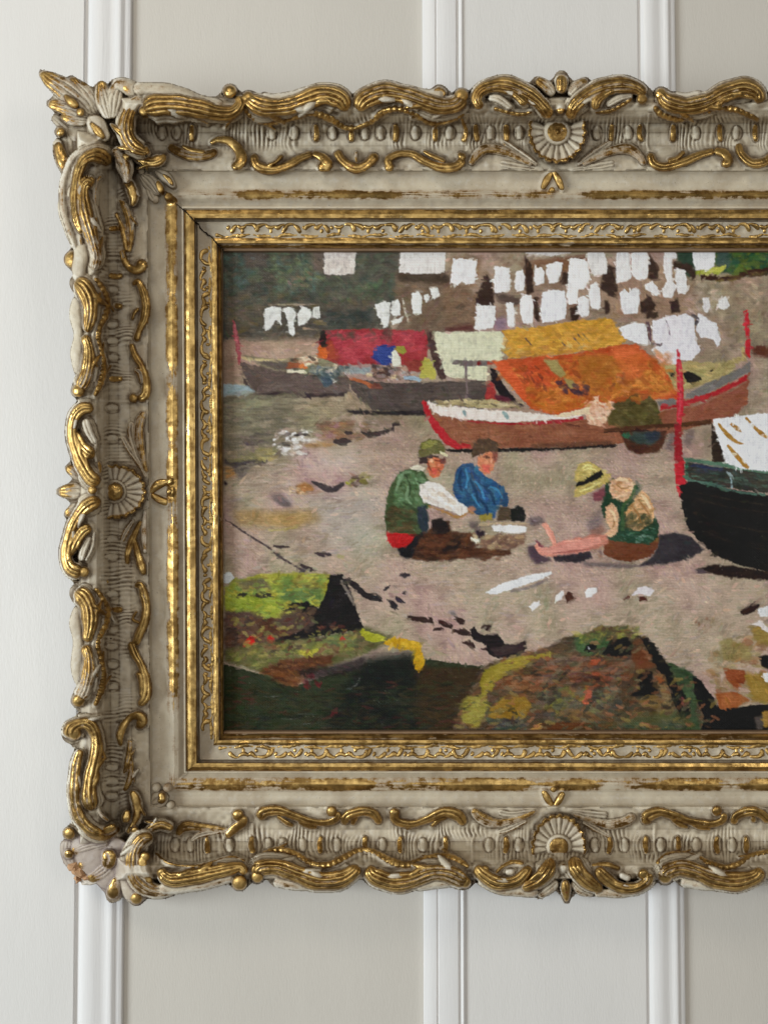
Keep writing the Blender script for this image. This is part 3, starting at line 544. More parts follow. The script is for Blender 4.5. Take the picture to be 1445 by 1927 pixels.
# ---- bottom rail
S('scroll', '302,1641,10 320,1655,12 352,1653,12 390,1645,12 425,1637,11 452,1632,8 462,1645,6', ('o 451,1661,15', dict(g=.88)), ('o 305,1642,10', dict(g=.85)), n=4, g=.82, g2=.72, lift=10, depth=35)
S('scroll_flank', '300,1672,9 350,1670,9 400,1660,9 440,1650,7', g=.15, lift=3, depth=45)
S('rib', '292,1604,3 318,1624,4 360,1630,4 400,1622,4 436,1613,4 462,1620,3', g=.4, lift=8, H=.9)
S('inner_scroll', '332,1572,7 348,1556,10 378,1557,8 412,1561,6 432,1564,5', ('360,1582,3 375,1572,6 402,1566,5 425,1564,3', dict(edge=1, n=1, lift=8, g=.4)), ('425,1575,5 438,1562,9 455,1548,10 458,1534,8', dict(g=.55, n=1)), ('o 448,1534,12', dict(g=.6)), n=3, g=.4, lift=6)
S('scroll', '484,1648,11 490,1634,12 522,1632,14 560,1645,14 600,1658,15 640,1655,15 664,1641,12 672,1628,8', ('o 484,1650,12', dict(g=.85)), n=4, g=.5, g2=.72, lift=9, depth=35)
S('scroll_flank', '515,1660,6 550,1664,9 600,1668,8', g=.15, lift=3, depth=45)
S('ribbon', '478,1622,3 500,1606,5 530,1600,6 560,1609,5 585,1625,5 615,1628,6 642,1617,5 668,1603,5 688,1598,4', serr=.2, g=.66, lift=7)
S('scroll', '694,1630,9 704,1648,14 738,1660,15 775,1656,14 810,1643,14 842,1644,14 866,1655,13 880,1660,10', ('o 875,1660,12', dict(g=.8)), n=4, g=.72, g2=.42, lift=9, depth=35)
S('scroll_flank', '780,1668,8 820,1662,9 850,1660,7', g=.15, lift=3, depth=45)
S('ribbon', '686,1598,4 710,1606,5 735,1621,6 765,1628,6 792,1618,4 825,1611,5 855,1616,6 882,1632,3', serr=.2, g=.66, lift=7)
S('inner_scroll', '488,1542,9 498,1528,11 525,1525,9 555,1536,8 585,1546,7 615,1548,6 633,1540,7 637,1528,7', ('522,1536,3 540,1548,5 552,1554,3', dict(n=1)), ('562,1547,3 580,1554,5 597,1557,3', dict(n=1)), ('o 624,1527,11', dict(g=.62)), n=2, g=.62, lift=6)
S('inner_crest', '646,1551,8 654,1536,10 680,1527,10 702,1531,9 716,1550,8', ('662,1552,4 668,1540,6 674,1532,4', {}), n=2, g=.68, lift=7)
S('inner_scroll', '740,1527,10 747,1545,8 775,1551,7 805,1541,8 835,1528,10 862,1535,10 874,1552,8', ('764,1559,3 785,1551,5 805,1546,4', dict(n=1)), ('811,1555,3 825,1544,4 840,1538,3', dict(n=1)), ('o 742,1530,11', dict(g=.6)), n=2, g=.66, lift=6)
S('acanthus', '896,1630,8 908,1646,12 935,1662,12 968,1660,11 988,1644,10 996,1630,9', ('o 912,1637,9', {}), n=3, g=.75, lift=10, depth=35)
S('scroll_flank', '900,1652,8 935,1672,9 985,1678,9 1012,1680,7', g=.2, lift=2, depth=45); S('scroll_flank', '1118,1680,7 1170,1680,8 1205,1672,7', g=.2, lift=2, depth=45)
S('acanthus', '1036,1614,9 1030,1636,13 1012,1658,12 982,1672,8', n=4, g=.72, g2=.45, lift=11, depth=30)
S('ribbon', '930,1646,3 945,1631,4 965,1622,5 986,1625,4', g=.5, lift=6); S('acanthus_fold', '950,1642,6 968,1640,7', g=.08, lift=7)
S('bead', 'o 1060,1633,8.5', g=.78, hb=118, lift=12)
S('palmette', ('1048,1658,6 1032,1672,9 1012,1686,6', {}), ('1076,1658,6 1094,1674,9 1116,1682,5', {}), ('1062,1655,5 1064,1674,8 1066,1696,2', dict(g=.3, g2=.85, lift=8)), n=3, g=.1, g2=.2, hb=118, lift=2, depth=35)
S('acanthus', '1078,1612,10 1085,1636,13 1104,1658,13 1132,1676,8', n=4, g=.75, g2=.45, lift=11, depth=30)
S('acanthus', '1122,1634,9 1138,1652,11 1165,1670,9 1195,1672,9 1218,1658,9 1218,1642,8', ('o 1210,1645,11', dict(g=.8)), n=3, g=.72, g2=.5, lift=10, depth=35)
S('ribbon', '1112,1628,3 1140,1627,5 1166,1635,4', g=.5, lift=6); S('acanthus_fold', '1165,1645,6 1185,1655,7', g=.08, lift=7)
shell(1051, 1594, -195, 15, 53, 63, 84, 21, .35, .6, 13)
S('leaf', '888,1522,7 905,1539,10 935,1549,9 975,1541,6 1008,1527,3', n=4, g=.32, lift=5); S('leaf', '937,1566,4 958,1560,6 990,1544,4', edge=1, g=.45, lift=5); S('leaf', '938,1528,5 965,1532,5 1008,1525,3', edge=1, g=.1, lift=2)
S('leaf', '1194,1534,8 1174,1546,10 1145,1551,9 1110,1543,6 1078,1534,3', n=4, g=.28, lift=5); S('leaf', '1146,1574,3 1122,1561,6 1096,1546,4', edge=1, g=.45, lift=5); S('leaf', '1142,1534,6 1110,1531,6 1072,1525,3', edge=1, g=.1, lift=2)
S('flower', ('1041,1482,14 1040,1502,17 1042,1520,10', dict(g=.03, H=.2, lift=0)), '1021,1487,4 1030,1503,7 1040,1519,5', '1060,1490,5 1052,1505,7 1043,1519,5', 'o 1041,1485,6', g=.74, hb=62, lift=5, H=.7)
S('scroll', '1250,1656,11 1254,1642,13 1280,1633,14 1310,1640,14 1345,1654,15 1385,1659,15 1420,1650,13 1431,1634,9', ('o 1251,1650,14', dict(g=.82)), n=4, g=.45, g2=.68, lift=9, depth=35)
S('scroll_flank', '1280,1660,6 1320,1664,9 1370,1668,8', g=.15, lift=3, depth=45)
S('ribbon', '1234,1626,3 1254,1611,6 1280,1608,6 1310,1613,5 1335,1626,6 1365,1633,6 1392,1624,5 1412,1610,5 1448,1602,4', serr=.15, g=.68, lift=7)
S('inner_scroll', '1222,1550,7 1216,1538,11 1240,1528,10 1270,1536,8 1300,1546,7 1335,1551,7 1358,1544,7 1362,1530,7', ('1262,1540,3 1280,1552,5 1294,1557,3', dict(n=1)), ('1290,1546,3 1315,1556,5 1336,1560,3', dict(n=1)), ('o 1348,1526,11', dict(g=.55)), n=2, g=.6, lift=6)
S('inner_crest', '1378,1551,8 1385,1536,10 1407,1527,10 1430,1531,9 1447,1546,8', ('1417,1535,4 1417,1548,6', {}), n=2, g=.68, lift=7)
# ---- small ovals and gold beans in the hollow
def bean(x, y, horiz, gold):
    a_, b_ = ((17, 8) if horiz else (8, 17)) if gold else ((14, 10) if horiz else (10, 14)); y0, x0 = int(y - 30), int(x - 30); Yq, Xq = np.mgrid[y0:y0 + 60, x0:x0 + 60]; dq = np.hypot((Xq - x) / a_, (Yq - y) / b_)
    GRV[y0:y0 + 60, x0:x0 + 60] = np.maximum(GRV[y0:y0 + 60, x0:x0 + 60], (2.6 if not horiz else 1.8) * np.exp(-((dq - 1) / .2) ** 2))
    L_ = 17 if gold else 13; b = random.uniform(-3, 3)
    if horiz: s = '%g,%g,5 %g,%g,6 %g,%g,5' % (x - L_ * .8, y, x, y + b * .8, x + L_ * .8, y)
    else: s = '%g,%g,4 %g,%g,6 %g,%g,5' % (x, y - L_, x + b, y, x + random.uniform(-2, 3), y + L_)
    S('bean' if gold else 'oval_boss', s, g=random.uniform(.5, .64) if gold else .04, H=.75 if gold else .6, lift=1.5, cav=.05)
for x in (362, 594, 661, 744, 819, 895, 952, 1151, 1205, 1266, 1354, 1421): bean(x, 250, 0, 1)
for x in (306, 333, 511, 553, 626, 686, 716, 782, 847, 923, 976, 1123, 1180, 1307, 1386): bean(x, 250, 0, 0)
for x in (389, 475, 604, 687, 754, 837, 951, 1145, 1215, 1274, 1349, 1402): bean(x, 1590, 0, 1)
for x in (330, 360, 432, 505, 532, 568, 633, 718, 795, 920, 976, 1119, 1173, 1243, 1309, 1376): bean(x, 1590, 0, 0)
for y in (431, 518, 576, 712, 1147): bean(218, y, 1, 1)
for y in (547, 610, 642, 673, 768, 825, 1017, 1047, 1119, 1185, 1215, 1250, 1292, 1442, 1470, 1498): bean(212, y, 1, 0)
# ---- sight-edge ribbon carving
CURLS = [[(-11, -7, 1.5), (-5, -3, 2.6), (-1, 4, 2.6), (2, 8, 1.6)], [(-10, -6, 1.5), (-3, -8, 2.2), (5, -6, 2.6), (9, 1, 3), (6, 6, 2)],
         [(-9, -7, 1.6), (0, -2, 2.6), (9, -7, 1.6)], [(-8, 3, 1.8), (-4, -4, 2.8), (4, -8, 2), (11, -7, 1.3)], [(-9, -6, 1.6), (-3, -2, 3), (2, -6, 2.2), (10, -8, 1.4)]]
EXTRA = {2: [(0, -2, 2), (1, 4, 2), (0, 9, 1.8)], 0: [(3, -7, 1.4), (6, -2, 2.2), (5, 3, 1.6)], 4: [(4, -1, 1.6), (6, 4, 2.2), (3, 8, 1.4)]}
def curl(x, y, rail, i):
    fl = -1 if random.random() < .4 else 1; j = random.uniform(.85, 1.15)
    def tf(pts):
        o = []
        for a, b, w_ in pts:
            a *= fl * j * 1.15; w_ *= 1.8; b *= 1.1; b *= random.uniform(.9, 1.1)
            if rail == 't': o.append((x + a, y + b, w_))
            elif rail == 'b': o.append((x + a, y - b, w_))
            else: o.append((x + b, y + a, w_))
        return o
    gs = [dict(P=tf(CURLS[i]))] + ([dict(P=tf(EXTRA[i]))] if i in EXTRA else [])
    put('curl', [stroke_geo(np.array(d_['P']), g=random.uniform(.72, .95), H=.95, lift=1, depth=4, step=2.2, rough=.5) for d_ in gs])
seq = [0, 2, 1, 3, 2, 4, 1, 0, 3, 4]
n_ = 0
x = 436
while x < 1470: curl(x, 431, 't', seq[n_ % 10]); curl(x + 4, 1416, 'b', seq[(n_ + 3) % 10]); n_ += 1; x += random.uniform(17, 20)
y = 482
while y < 1372: curl(387 + SL * (y - 470), y, 'l', seq[n_ % 10]); n_ += 1; y += random.uniform(16, 19.5)
def wavy(pts): 
    a = np.array(pts); return a
xs = np.arange(404, 1496, 7.0)
put('wavy_ribbon', [stroke_geo(np.stack([xs, 443.5 + 1.8 * np.sin(xs / 13) + np.sin(xs / 5.1), 3.0 + .9 * np.sin(xs / 7)], 1), g=.78, H=1., lift=1, depth=4, serr=.12, rough=.6)])
put('wavy_ribbon', [stroke_geo(np.stack([xs + 6, 1405.5 - 1.8 * np.sin(xs / 14) - np.sin(xs / 5.1), 3.1 + .9 * np.sin(xs / 7)], 1), g=.78, H=1., lift=1, depth=4, serr=.12, rough=.6)])
ys = np.arange(462, 1394, 7.0)
put('wavy_ribbon', [stroke_geo(np.stack([395.5 + SL * (ys - 470) + 1.6 * np.sin(ys / 13) + np.sin(ys / 5.3), ys, 3.0 + .9 * np.sin(ys / 7)], 1), g=.78, H=1., lift=1, depth=4, serr=.12, rough=.6)])
# ---- the four rails: one carved moulding each, mitred
from math import pi
kk = []
for i in range(KN - 1):
    wdt = max(abs(PR[i + 1, 0] - PR[i, 0]), abs(PR[i + 1, 1] - PR[i, 1]), abs(PR[i + 1, 3] - PR[i, 3]) * .4)
    m_ = max(1, int(math.ceil(wdt / 2.4))); kk += list(i + np.arange(m_) / m_)
kk = np.array([k_ for k_ in kk if k_ >= 11.5] + [KN - 1.0])
pv = lambda c: np.interp(kk, ks, PR[:, c])
def noise1(a, b, seed): 
    return vnoise(8, 4000, 3, seed, a)[b % 8]
RAILS = {}
def rail(side):
    nA = 620 if side != 'l' else 560
    t = np.linspace(0, 1, nA)[:, None]
    if side == 'l':
        yt, yb = pv(1), pv(2); Y = yt + (yb - yt) * t; X = pv(0) + SL * (Y - 470)
    else:
        Y = np.repeat((pv(1) if side == 't' else pv(2))[None], nA, 0)
        xl = pv(0) + SL * (Y[0] - 470); X = xl + (2 * CX - 2 * xl) * t
        dens = 0
    Hh = np.repeat(pv(3)[None], nA, 0).copy(); G = np.repeat(pv(4)[None], nA, 0).copy(); Cv = np.repeat(pv(5)[None], nA, 0).copy()
    Hh = np.minimum(Hh, ccap(X, Y))
    Xm = np.where(X > CX, np.where(X > 1496, 2 * CX - X, X), X)
    a = Y if side == 'l' else X
    lift = bil(LIFT, Xm, Y) * np.clip((kk - 2.0) / 1.5, 0, 1)
    # flutes in the hollow
    win = np.clip((kk - 5.4) / 1.2, 0, 1) * np.clip((9.6 - kk) / 1.2, 0, 1)
    fl = np.sin(a * 2 * pi / 8.2 + (kk - 7) * .35 + 3 * bil(NZ3, Xm, Y)); amp = 1.9 * np.clip(bil(NZ3, Xm, Y) * 2 - .25, .15, 1)
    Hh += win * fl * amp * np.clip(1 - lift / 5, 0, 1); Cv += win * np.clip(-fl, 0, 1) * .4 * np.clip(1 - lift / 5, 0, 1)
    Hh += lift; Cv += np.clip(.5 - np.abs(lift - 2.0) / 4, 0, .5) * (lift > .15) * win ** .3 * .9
    # hand-finished unevenness, gold rubbed in long streaks
    flatk = np.clip((kk - 12) / 2, 0, 1)
    Hh += (bil(NZ1, Xm, Y) - .5) * (1.8 * (1 - flatk) + .7 * flatk) + (bil(NZ3, Xm, Y) - .5) * 1.2
    sd = {'t': 31, 'b': 41, 'l': 51, 'r': 51}[side]
    ns = np.interp(a, np.arange(4000), vnoise(4, 4000, 1, sd, 60)[0]) - .5
    nf = np.interp(a, np.arange(4000), vnoise(4, 4000, 1, sd + 1, 17)[1]) - .5
    st_ = bil(vnoise(60, 4000, 1, sd + 2, 34), a, np.repeat((kk * 6 % 58)[None], nA, 0)) - .5
    rub = np.exp(-((kk - 17.9) / 1.05) ** 2)
    G += rub * (ns * .95 + nf * .25 + st_ * .55) + (.16 * rub)
    fil = np.clip((kk - 24.5) * 2, 0, 1)
    G += fil * (G > .3) * (np.clip(st_ * 1.6 + ns * .5 - .02, -.3, .1))
    Hh = Hh + 0
    V = fpt(X, Y, Hh)
    F = grid_faces(nA, len(kk))
    if side in 'l': F = F[:, ::-1]
    if side == 'b': F = F[:, ::-1]
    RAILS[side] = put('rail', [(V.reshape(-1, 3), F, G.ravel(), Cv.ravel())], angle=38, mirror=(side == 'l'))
rail('t'); rail('b'); rail('l')
# ---- cut the relief into its ground and its ornaments
def boxf(a, r_):
    for ax in (0, 1):
        pad = [(0, 0), (0, 0)]; pad[ax] = (r_ + 1, r_); b = np.cumsum(np.pad(a, pad, mode='edge'), axis=ax); n = a.shape[ax]
        a = (np.take(b, range(2 * r_ + 1, 2 * r_ + 1 + n), axis=ax) - np.take(b, range(0, n), axis=ax)) / (2 * r_ + 1)
    return a
def relief():
    out_ = (XX - SL * (YY - 470) >= 147) & (YY >= 182) & (YY <= 1655) & ~((XX < 188) & ((YY < 226) | (YY > 1608)))
    railm = out_ & (KC < 12.0); strm = SH > -500
    flu_a = np.where((np.abs(YY - 925) < 640) & (XX < 300) & (KC < 12) & (XX - 150 < np.minimum(YY - 180, 1650 - YY) - 2), YY, XX)
    win = np.clip((KC - 5.4) / 1.2, 0, 1) * np.clip((9.8 - KC) / 1.2, 0, 1); cor = np.clip((ccap(XX, YY) - 95) / 20, 0, 1)
    n3 = bil(NZ3, XX, YY); fl = np.sin(flu_a * 2 * pi / (7.6 + 0 * n3) + (KC - 7) * .5 + 11 * n3); fl = np.sign(fl) * np.abs(fl) ** .8
    LB = boxf(LIFT, 2); LB = LB * np.where(KC < 9, 1, .55)
    base = HB + LB + win * cor * fl * 2.1 * np.clip(n3 * 2.6 - .7, .05, 1) * (.25 + .75 * np.sin(flu_a / 21.) ** 2) - GRV + (bil(NZ1, XX, YY) - .5) * 2.2 + (n3 - .5) * 3
    seam = np.zeros_like(base)
    for sx in (460, 880, 1222): seam += np.exp(-((XX - sx - 3 * (n3 - .5) * 6) / 3.) ** 2) * (YY < 330) ; seam += np.exp(-((XX - sx - 12 - (n3 - .5) * 10) / 3.) ** 2) * (YY > 1500)
    for sy in (515, 757, 1085, 1348): seam += np.exp(-((YY - sy - (n3 - .5) * 10) / 3.) ** 2) * (XX < 300)
    base += 2.5 * seam * (win > .1) ; 
    H = np.where(railm, base, -1e3); use = SH > H; H = np.where(use, SH, H); bedm = (LB > 2.2) & ~railm & (KC < 3); H = np.where(bedm & ~use, np.minimum(HBK, 112) - 17 + LB * .8, H); M = railm | strm | bedm
    D = M.copy()                                     # close small gaps in the outline
    for _ in range(9): D = D | np.roll(D, 1, 0) | np.roll(D, -1, 0) | np.roll(D, 1, 1) | np.roll(D, -1, 1)
    E = D.copy()
    for _ in range(9): E = E & np.roll(E, 1, 0) & np.roll(E, -1, 0) & np.roll(E, 1, 1) & np.roll(E, -1, 1)
    fillm = E & ~M & (KC < 3); W_ = boxf(M.astype(float), 6) + 1e-6; fill = boxf(np.where(M, H, 0.), 6) / W_ - 9
    H = np.where(fillm, fill, H); M = M | fillm
    G = np.where(use, SG, .02); C_ = np.where(use, SC, 0.); T_ = np.where(use, ST, np.clip(1 - np.hypot(XX - 190, YY - 1625) / 75, 0, .8))
    Hs = np.where(M, H, boxf(np.where(M, H, 0.), 4) / (boxf(M.astype(float), 4) + 1e-6)); Hs = np.where(Hs < 1, H.max() * 0 + 90, Hs)
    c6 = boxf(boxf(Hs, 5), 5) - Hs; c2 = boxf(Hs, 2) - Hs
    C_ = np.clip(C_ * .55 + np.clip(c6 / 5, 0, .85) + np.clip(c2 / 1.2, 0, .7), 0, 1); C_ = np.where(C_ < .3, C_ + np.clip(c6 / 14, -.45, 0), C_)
    G = G + np.where(G > .12, np.clip(-c6 / 9, -.12, .16), 0); G = boxf(G, 1)
    H = np.where(M, Hs * .45 + boxf(Hs, 1) * .55, H)
    ID = np.where(use, SID, -1)
    st_ = 1.3; gx = np.arange(60, 1499, st_); gy = np.arange(125, 1712, st_); GX, GY = np.meshgrid(gx, gy); ix = np.rint(GX).astype(int); iy = np.rint(GY).astype(int)
    Mb = boxf(boxf(M.astype(float), 2), 2); gmy, gmx = np.gradient(Mb); m = M[iy, ix]
    bx_ = bil(gmx, GX, GY); by_ = bil(gmy, GX, GY); g2_ = bx_ ** 2 + by_ ** 2 + 1e-6; q_ = (bil(Mb, GX, GY) - .5) / g2_; sx_, sy_ = -bx_ * q_, -by_ * q_; ln = np.hypot(sx_, sy_) + 1e-9; nearb = (ln < 1.9) & (g2_ > 1e-4)
    lim = np.minimum(1, 1.9 / ln); GX = GX + np.where(nearb, sx_ * lim, 0) * 0; GXs = GX + np.where(nearb, sx_ * lim, 0); GYs = GY + np.where(nearb, sy_ * lim, 0)
    ring = m.copy()
    ring[1:] |= m[:-1]; ring[:-1] |= m[1:]; r2 = ring.copy(); r2[:, 1:] |= ring[:, :-1]; r2[:, :-1] |= ring[:, 1:]
    outer = r2 & ~m; fx = bil(H, GX, GY); fx = np.where(m, H[iy, ix] * .5 + np.where(fx > 30, fx, H[iy, ix]) * .5, 0)
    kg = KC[iy, ix]; fx = np.where(outer, np.where(kg > 8, 56., 38.), fx)
    inn = m & ~(np.roll(m, 1, 0) & np.roll(m, -1, 0) & np.roll(m, 1, 1) & np.roll(m, -1, 1)); mv = inn | outer
    GX = np.where(mv, GXs, GX); GY = np.where(mv, GYs, GY)
    V = fpt(GX, GY, fx); nr = fpt(GX, GY, fx)
    dx = np.gradient(V, axis=1); dy = np.gradient(V, axis=0); nm = np.cross(dy, dx); nm /= np.linalg.norm(nm, axis=2, keepdims=True) + 1e-12
    if nm[m][:, 1].mean() > 0: nm = -nm
    a, b = GX.shape; q = r2[:-1, :-1] & r2[1:, :-1] & r2[:-1, 1:] & r2[1:, 1:] & (m[:-1, :-1] | m[1:, :-1] | m[:-1, 1:] | m[1:, 1:])
    idg = ID[iy, ix].astype(int); kl = XX * 0; side = np.where((GX < 420) & (GX - 150 < np.minimum(GY - 182, 1652 - GY)), 0, np.where(GY < 900, 1, 2))
    # a face belongs to the ornament most of its corners belong to
    lab = np.where(idg >= 0, idg, -1 - side - 3 * (GX < 596)); lab = np.where(m, lab, -99)
    fl_ = np.stack([lab[:-1, :-1], lab[1:, :-1], lab[:-1, 1:], lab[1:, 1:]]); face = fl_.max(0)
    fi, fj = np.nonzero(q); fv = fi * b + fj; F = np.stack([fv, fv + b, fv + b + 1, fv + 1], 1); lb = face[fi, fj]
    VV = V.reshape(-1, 3); GG = G[iy, ix].ravel(); CC = C_[iy, ix].ravel(); TT = T_[iy, ix].ravel(); NN = nm.reshape(-1, 3)
    order = np.argsort(lb, kind='stable'); F = F[order]; lb = lb[order]; cuts = np.flatnonzero(np.diff(lb)) + 1
    small = []
    for Fs, l_ in zip(np.split(F, cuts), [lb[0]] + list(lb[cuts])):
        if l_ == -99 or len(Fs) < 6: continue
        u_, inv = np.unique(Fs, return_inverse=True); Fl = inv.reshape(-1, 4)
        if l_ >= 0: nme, par = OBJS[l_], frame
        else: s_ = (-1 - l_) % 3; nme, par = 'hollow', RAILS['ltb'[s_]] if s_ else RAILS['l']
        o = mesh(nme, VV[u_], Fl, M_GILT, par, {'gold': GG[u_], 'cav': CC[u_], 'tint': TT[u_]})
        o.data.normals_split_custom_set_from_vertices(NN[u_].tolist())
        if l_ >= 0: MIR.append(o)
        elif l_ < -3 and s_: MIRG.append(o)
    return
MIRG = []
relief()
# backing boards under the rails so that the frame is solid
def prism(name, pts, h0, h1, m, parent):
    n = len(pts); a = np.array(pts, float); V = np.vstack([fpt(a[:, 0], a[:, 1], 60, -60 + h0), fpt(a[:, 0], a[:, 1], 60, -60 + h1)])
    F = [(i, (i + 1) % n, n + (i + 1) % n, n + i) for i in range(n)] + [tuple(n + i for i in range(n))] if n == 4 else []
    return mesh(name, V, F, m, parent, smooth=False)
xR = 2 * CX
prism('backing_board', [(156, 186), (410, 186), (412, 1650), (158, 1650)], 3, 24, M_BACK, frame)
prism('backing_board', [(414, 186), (xR - 156, 186), (xR - 156, 460), (414, 460)], 3, 24, M_BACK, frame)
prism('backing_board', [(414, 1388), (xR - 156, 1388), (xR - 156, 1650), (414, 1650)], 3, 24, M_BACK, frame)
# mitre cracks
def crack(p0, p1, seed, w_=.9):
    g_ = np.random.default_rng(seed); n = 46; t = np.linspace(0, 1, n)
    X = p0[0] + (p1[0] - p0[0]) * t; Y = p0[1] + (p1[1] - p0[1]) * t
    jx = np.cumsum(g_.normal(0, .5, n)); jx -= jx[0] + (jx[-1] - jx[0]) * t; X = X + jx; Y = Y - jx
    ww = w_ * (.5 + g_.random(n)) * np.clip(t * 6, .3, 1)
    h = baseH(X, Y) + 2.6
    V = np.stack([fpt(X - ww, Y + ww, h), fpt(X, Y, h, .5), fpt(X + ww, Y - ww, h)], 1)
    mesh('mitre_crack', V, grid_faces(n, 3), M_DARK, frame)
crack((326, 378), (418, 469), 1, .8); crack((329, 1476), (421.5, 1381), 2, 1.0)
# mirrored right half, only what a step aside could show
for o in MIR:
    xs_ = [v.co.x for v in o.data.vertices][::7] if len(o.data.vertices) > 20 else []
    if not xs_: continue
    px = (sum(xs_) / len(xs_)) / U + 722.5
    q = 2 * CX - px
    if o.parent is not frame: continue
    if q > 1503 or o.name.startswith('rail'):
        c = o.copy(); col.objects.link(c); c.parent = frame; c.scale = (-1, 1, 1); c.location.x = 2 * (CX - 722.5) * U
        for ch in o.children:
            d_ = ch.copy(); col.objects.link(d_); d_.parent = c
for o in MIRG:
    c = o.copy(); col.objects.link(c); c.parent = o.parent; c.scale = (-1, 1, 1); c.location.x = 2 * (CX - 722.5) * U
# ================================================================ OIL PAINTING: painted dab by dab into a colour layer
PX0, PY0, PW, PH = 414, 464, 1090, 922
C = np.zeros((PH, PW, 3)); IMP = np.zeros((PH, PW)); GL = np.full((PH, PW), .5)
NA = vnoise(PH, PW, 5, 101); NB = vnoise(PH, PW, 6, 102); NC = vnoise(PH, PW, 22, 103); ND = vnoise(PH, PW, 2.2, 104)
NE = vnoise(PH, PW, 1.5, 105, 9); NF = vnoise(PH, PW, 3, 106, 28); NG = vnoise(PH, PW, 55, 107); NH = vnoise(PH, PW, 2.0, 108); NI = vnoise(PH, PW, 9, 109)
NJ = np.random.default_rng(5).random((2, PH, PW)); WX = (NA - .5) * 2.0 + (ND - .5) * 2.0 + (NJ[0] - .5) * .7; WY = (NB - .5) * 2.0 + (NH - .5) * 2.0 + (NJ[1] - .5) * .7
def box(a, r):
    r = int(r)
    if r < 1: return a
    for ax in (0, 1):
        pad = [(0, 0), (0, 0)]; pad[ax] = (r + 1, r); b = np.pad(a, pad, mode='edge'); c = np.cumsum(b, axis=ax)
        n = a.shape[ax]; hi = np.take(c, range(2 * r + 1, 2 * r + 1 + n), axis=ax); lo = np.take(c, range(0, n), axis=ax); a = (hi - lo) / (2 * r + 1)
    return a
def mask_poly(P, soft=0, warp=1.):
    P = np.asarray(P, float) - (PX0, PY0); m = 12 + 2 * soft
    x0, y0 = np.maximum((P.min(0) - m).astype(int), 0); x1 = min(int(P[:, 0].max() + m) + 1, PW); y1 = min(int(P[:, 1].max() + m) + 1, PH)
    if x1 <= x0 or y1 <= y0: return None
    Y, X = np.mgrid[y0:y1, x0:x1].astype(float); X = X + .5 + WX[y0:y1, x0:x1] * warp; Y = Y + .5 + WY[y0:y1, x0:x1] * warp
    ins = np.zeros(X.shape, bool); n = len(P)
    for i in range(n):
        (ax, ay), (bx, by) = P[i], P[(i + 1) % n]
        if ay == by: continue
        c = ((ay > Y) != (by > Y)) & (X < (bx - ax) * (Y - ay) / (by - ay) + ax); ins ^= c
    M = ins.astype(float)
    M = box(box(M, soft), soft) if soft else box(M, 1) * .6 + M * .4
    return M, (slice(y0, y1), slice(x0, x1))
def hexc(c):
    if isinstance(c, str): return np.array([int(c[i:i + 2], 16) for i in (0, 2, 4)], float)
    return np.array(c, float)
def apply(M, sl, c, var=10, a=1., imp=0., ins=None):
    c = hexc(c); n = ((NE[sl] - .5) * .9 + (NC[sl] - .5) * .9 + (ND[sl] - .5) * .5) * var * 1.5
    tgt = np.clip(c + n[..., None] * np.array([1.05, 1, .9]), 0, 255); m = (M * a)[..., None]
    C[sl] = C[sl] * (1 - m) + tgt * m
    IMP[sl] = IMP[sl] * (1 - M * .8) + M * imp
def ptsof(s): return [tuple(float(v) for v in t.split(',')) for t in s.split()]
def poly(c, s, soft=0, var=9, a=1., imp=.15, warp=1.):
    r = mask_poly(ptsof(s) if isinstance(s, str) else s, soft, warp)
    if r: apply(r[0], r[1], c, var, a, imp)
def line(c, s, var=8, a=1., imp=.2, soft=0, warp=.7):
    """painted stroke through x,y,halfwidth points"""
    P = catmull(parse(s) if isinstance(s, str) else np.array(s, float), 3); d = np.gradient(P[:, :2], axis=0); L = np.hypot(*d.T) + 1e-9; n = np.stack([-d[:, 1], d[:, 0]], 1) / L[:, None]
    q = np.vstack([P[:, :2] + n * P[:, 2:3], (P[:, :2] - n * P[:, 2:3])[::-1]]); poly(c, q, soft, var, a, imp, warp)
def blob(c, x, y, rx, ry=None, ang=0, soft=0, a=1., var=8, imp=.15, warp=1.3):
    ry = ry or rx; t = np.linspace(0, 2 * np.pi, 14, endpoint=False); co, si = math.cos(R(ang)), math.sin(R(ang))
    q = np.stack([x + rx * np.cos(t) * co - ry * np.sin(t) * si, y + rx * np.cos(t) * si + ry * np.sin(t) * co], 1); poly(c, q, soft, var, a, imp, warp)
def scatter(s, cols, n, rx, ry, ang=0, jit=25, a=.75, seed=0, soft=0, grow=.5):
    """many short brush dabs inside a polygon, mixed colours"""
    P = np.array(ptsof(s)); g = np.random.default_rng(seed); x0, y0 = P.min(0); x1, y1 = P.max(0); k = 0; tries = 0
    while k < n and tries < n * 20:
        tries += 1; x = x0 + (x1 - x0) * g.random(); y = y0 + (y1 - y0) * g.random(); ins = False
        for i in range(len(P)):
            (ax, ay), (bx, by) = P[i], P[(i + 1) % len(P)]
            if (ay > y) != (by > y) and x < (bx - ax) * (y - ay) / (by - ay) + ax: ins = not ins
        if not ins: continue
        f = 1 + grow * (g.random() - .5) * 2; blob(cols[g.integers(len(cols))], x, y, rx * f, ry * f, ang + jit * (g.random() - .5) * 2, soft, a * (.6 + .4 * g.random()), 8, .15, 1.0); k += 1
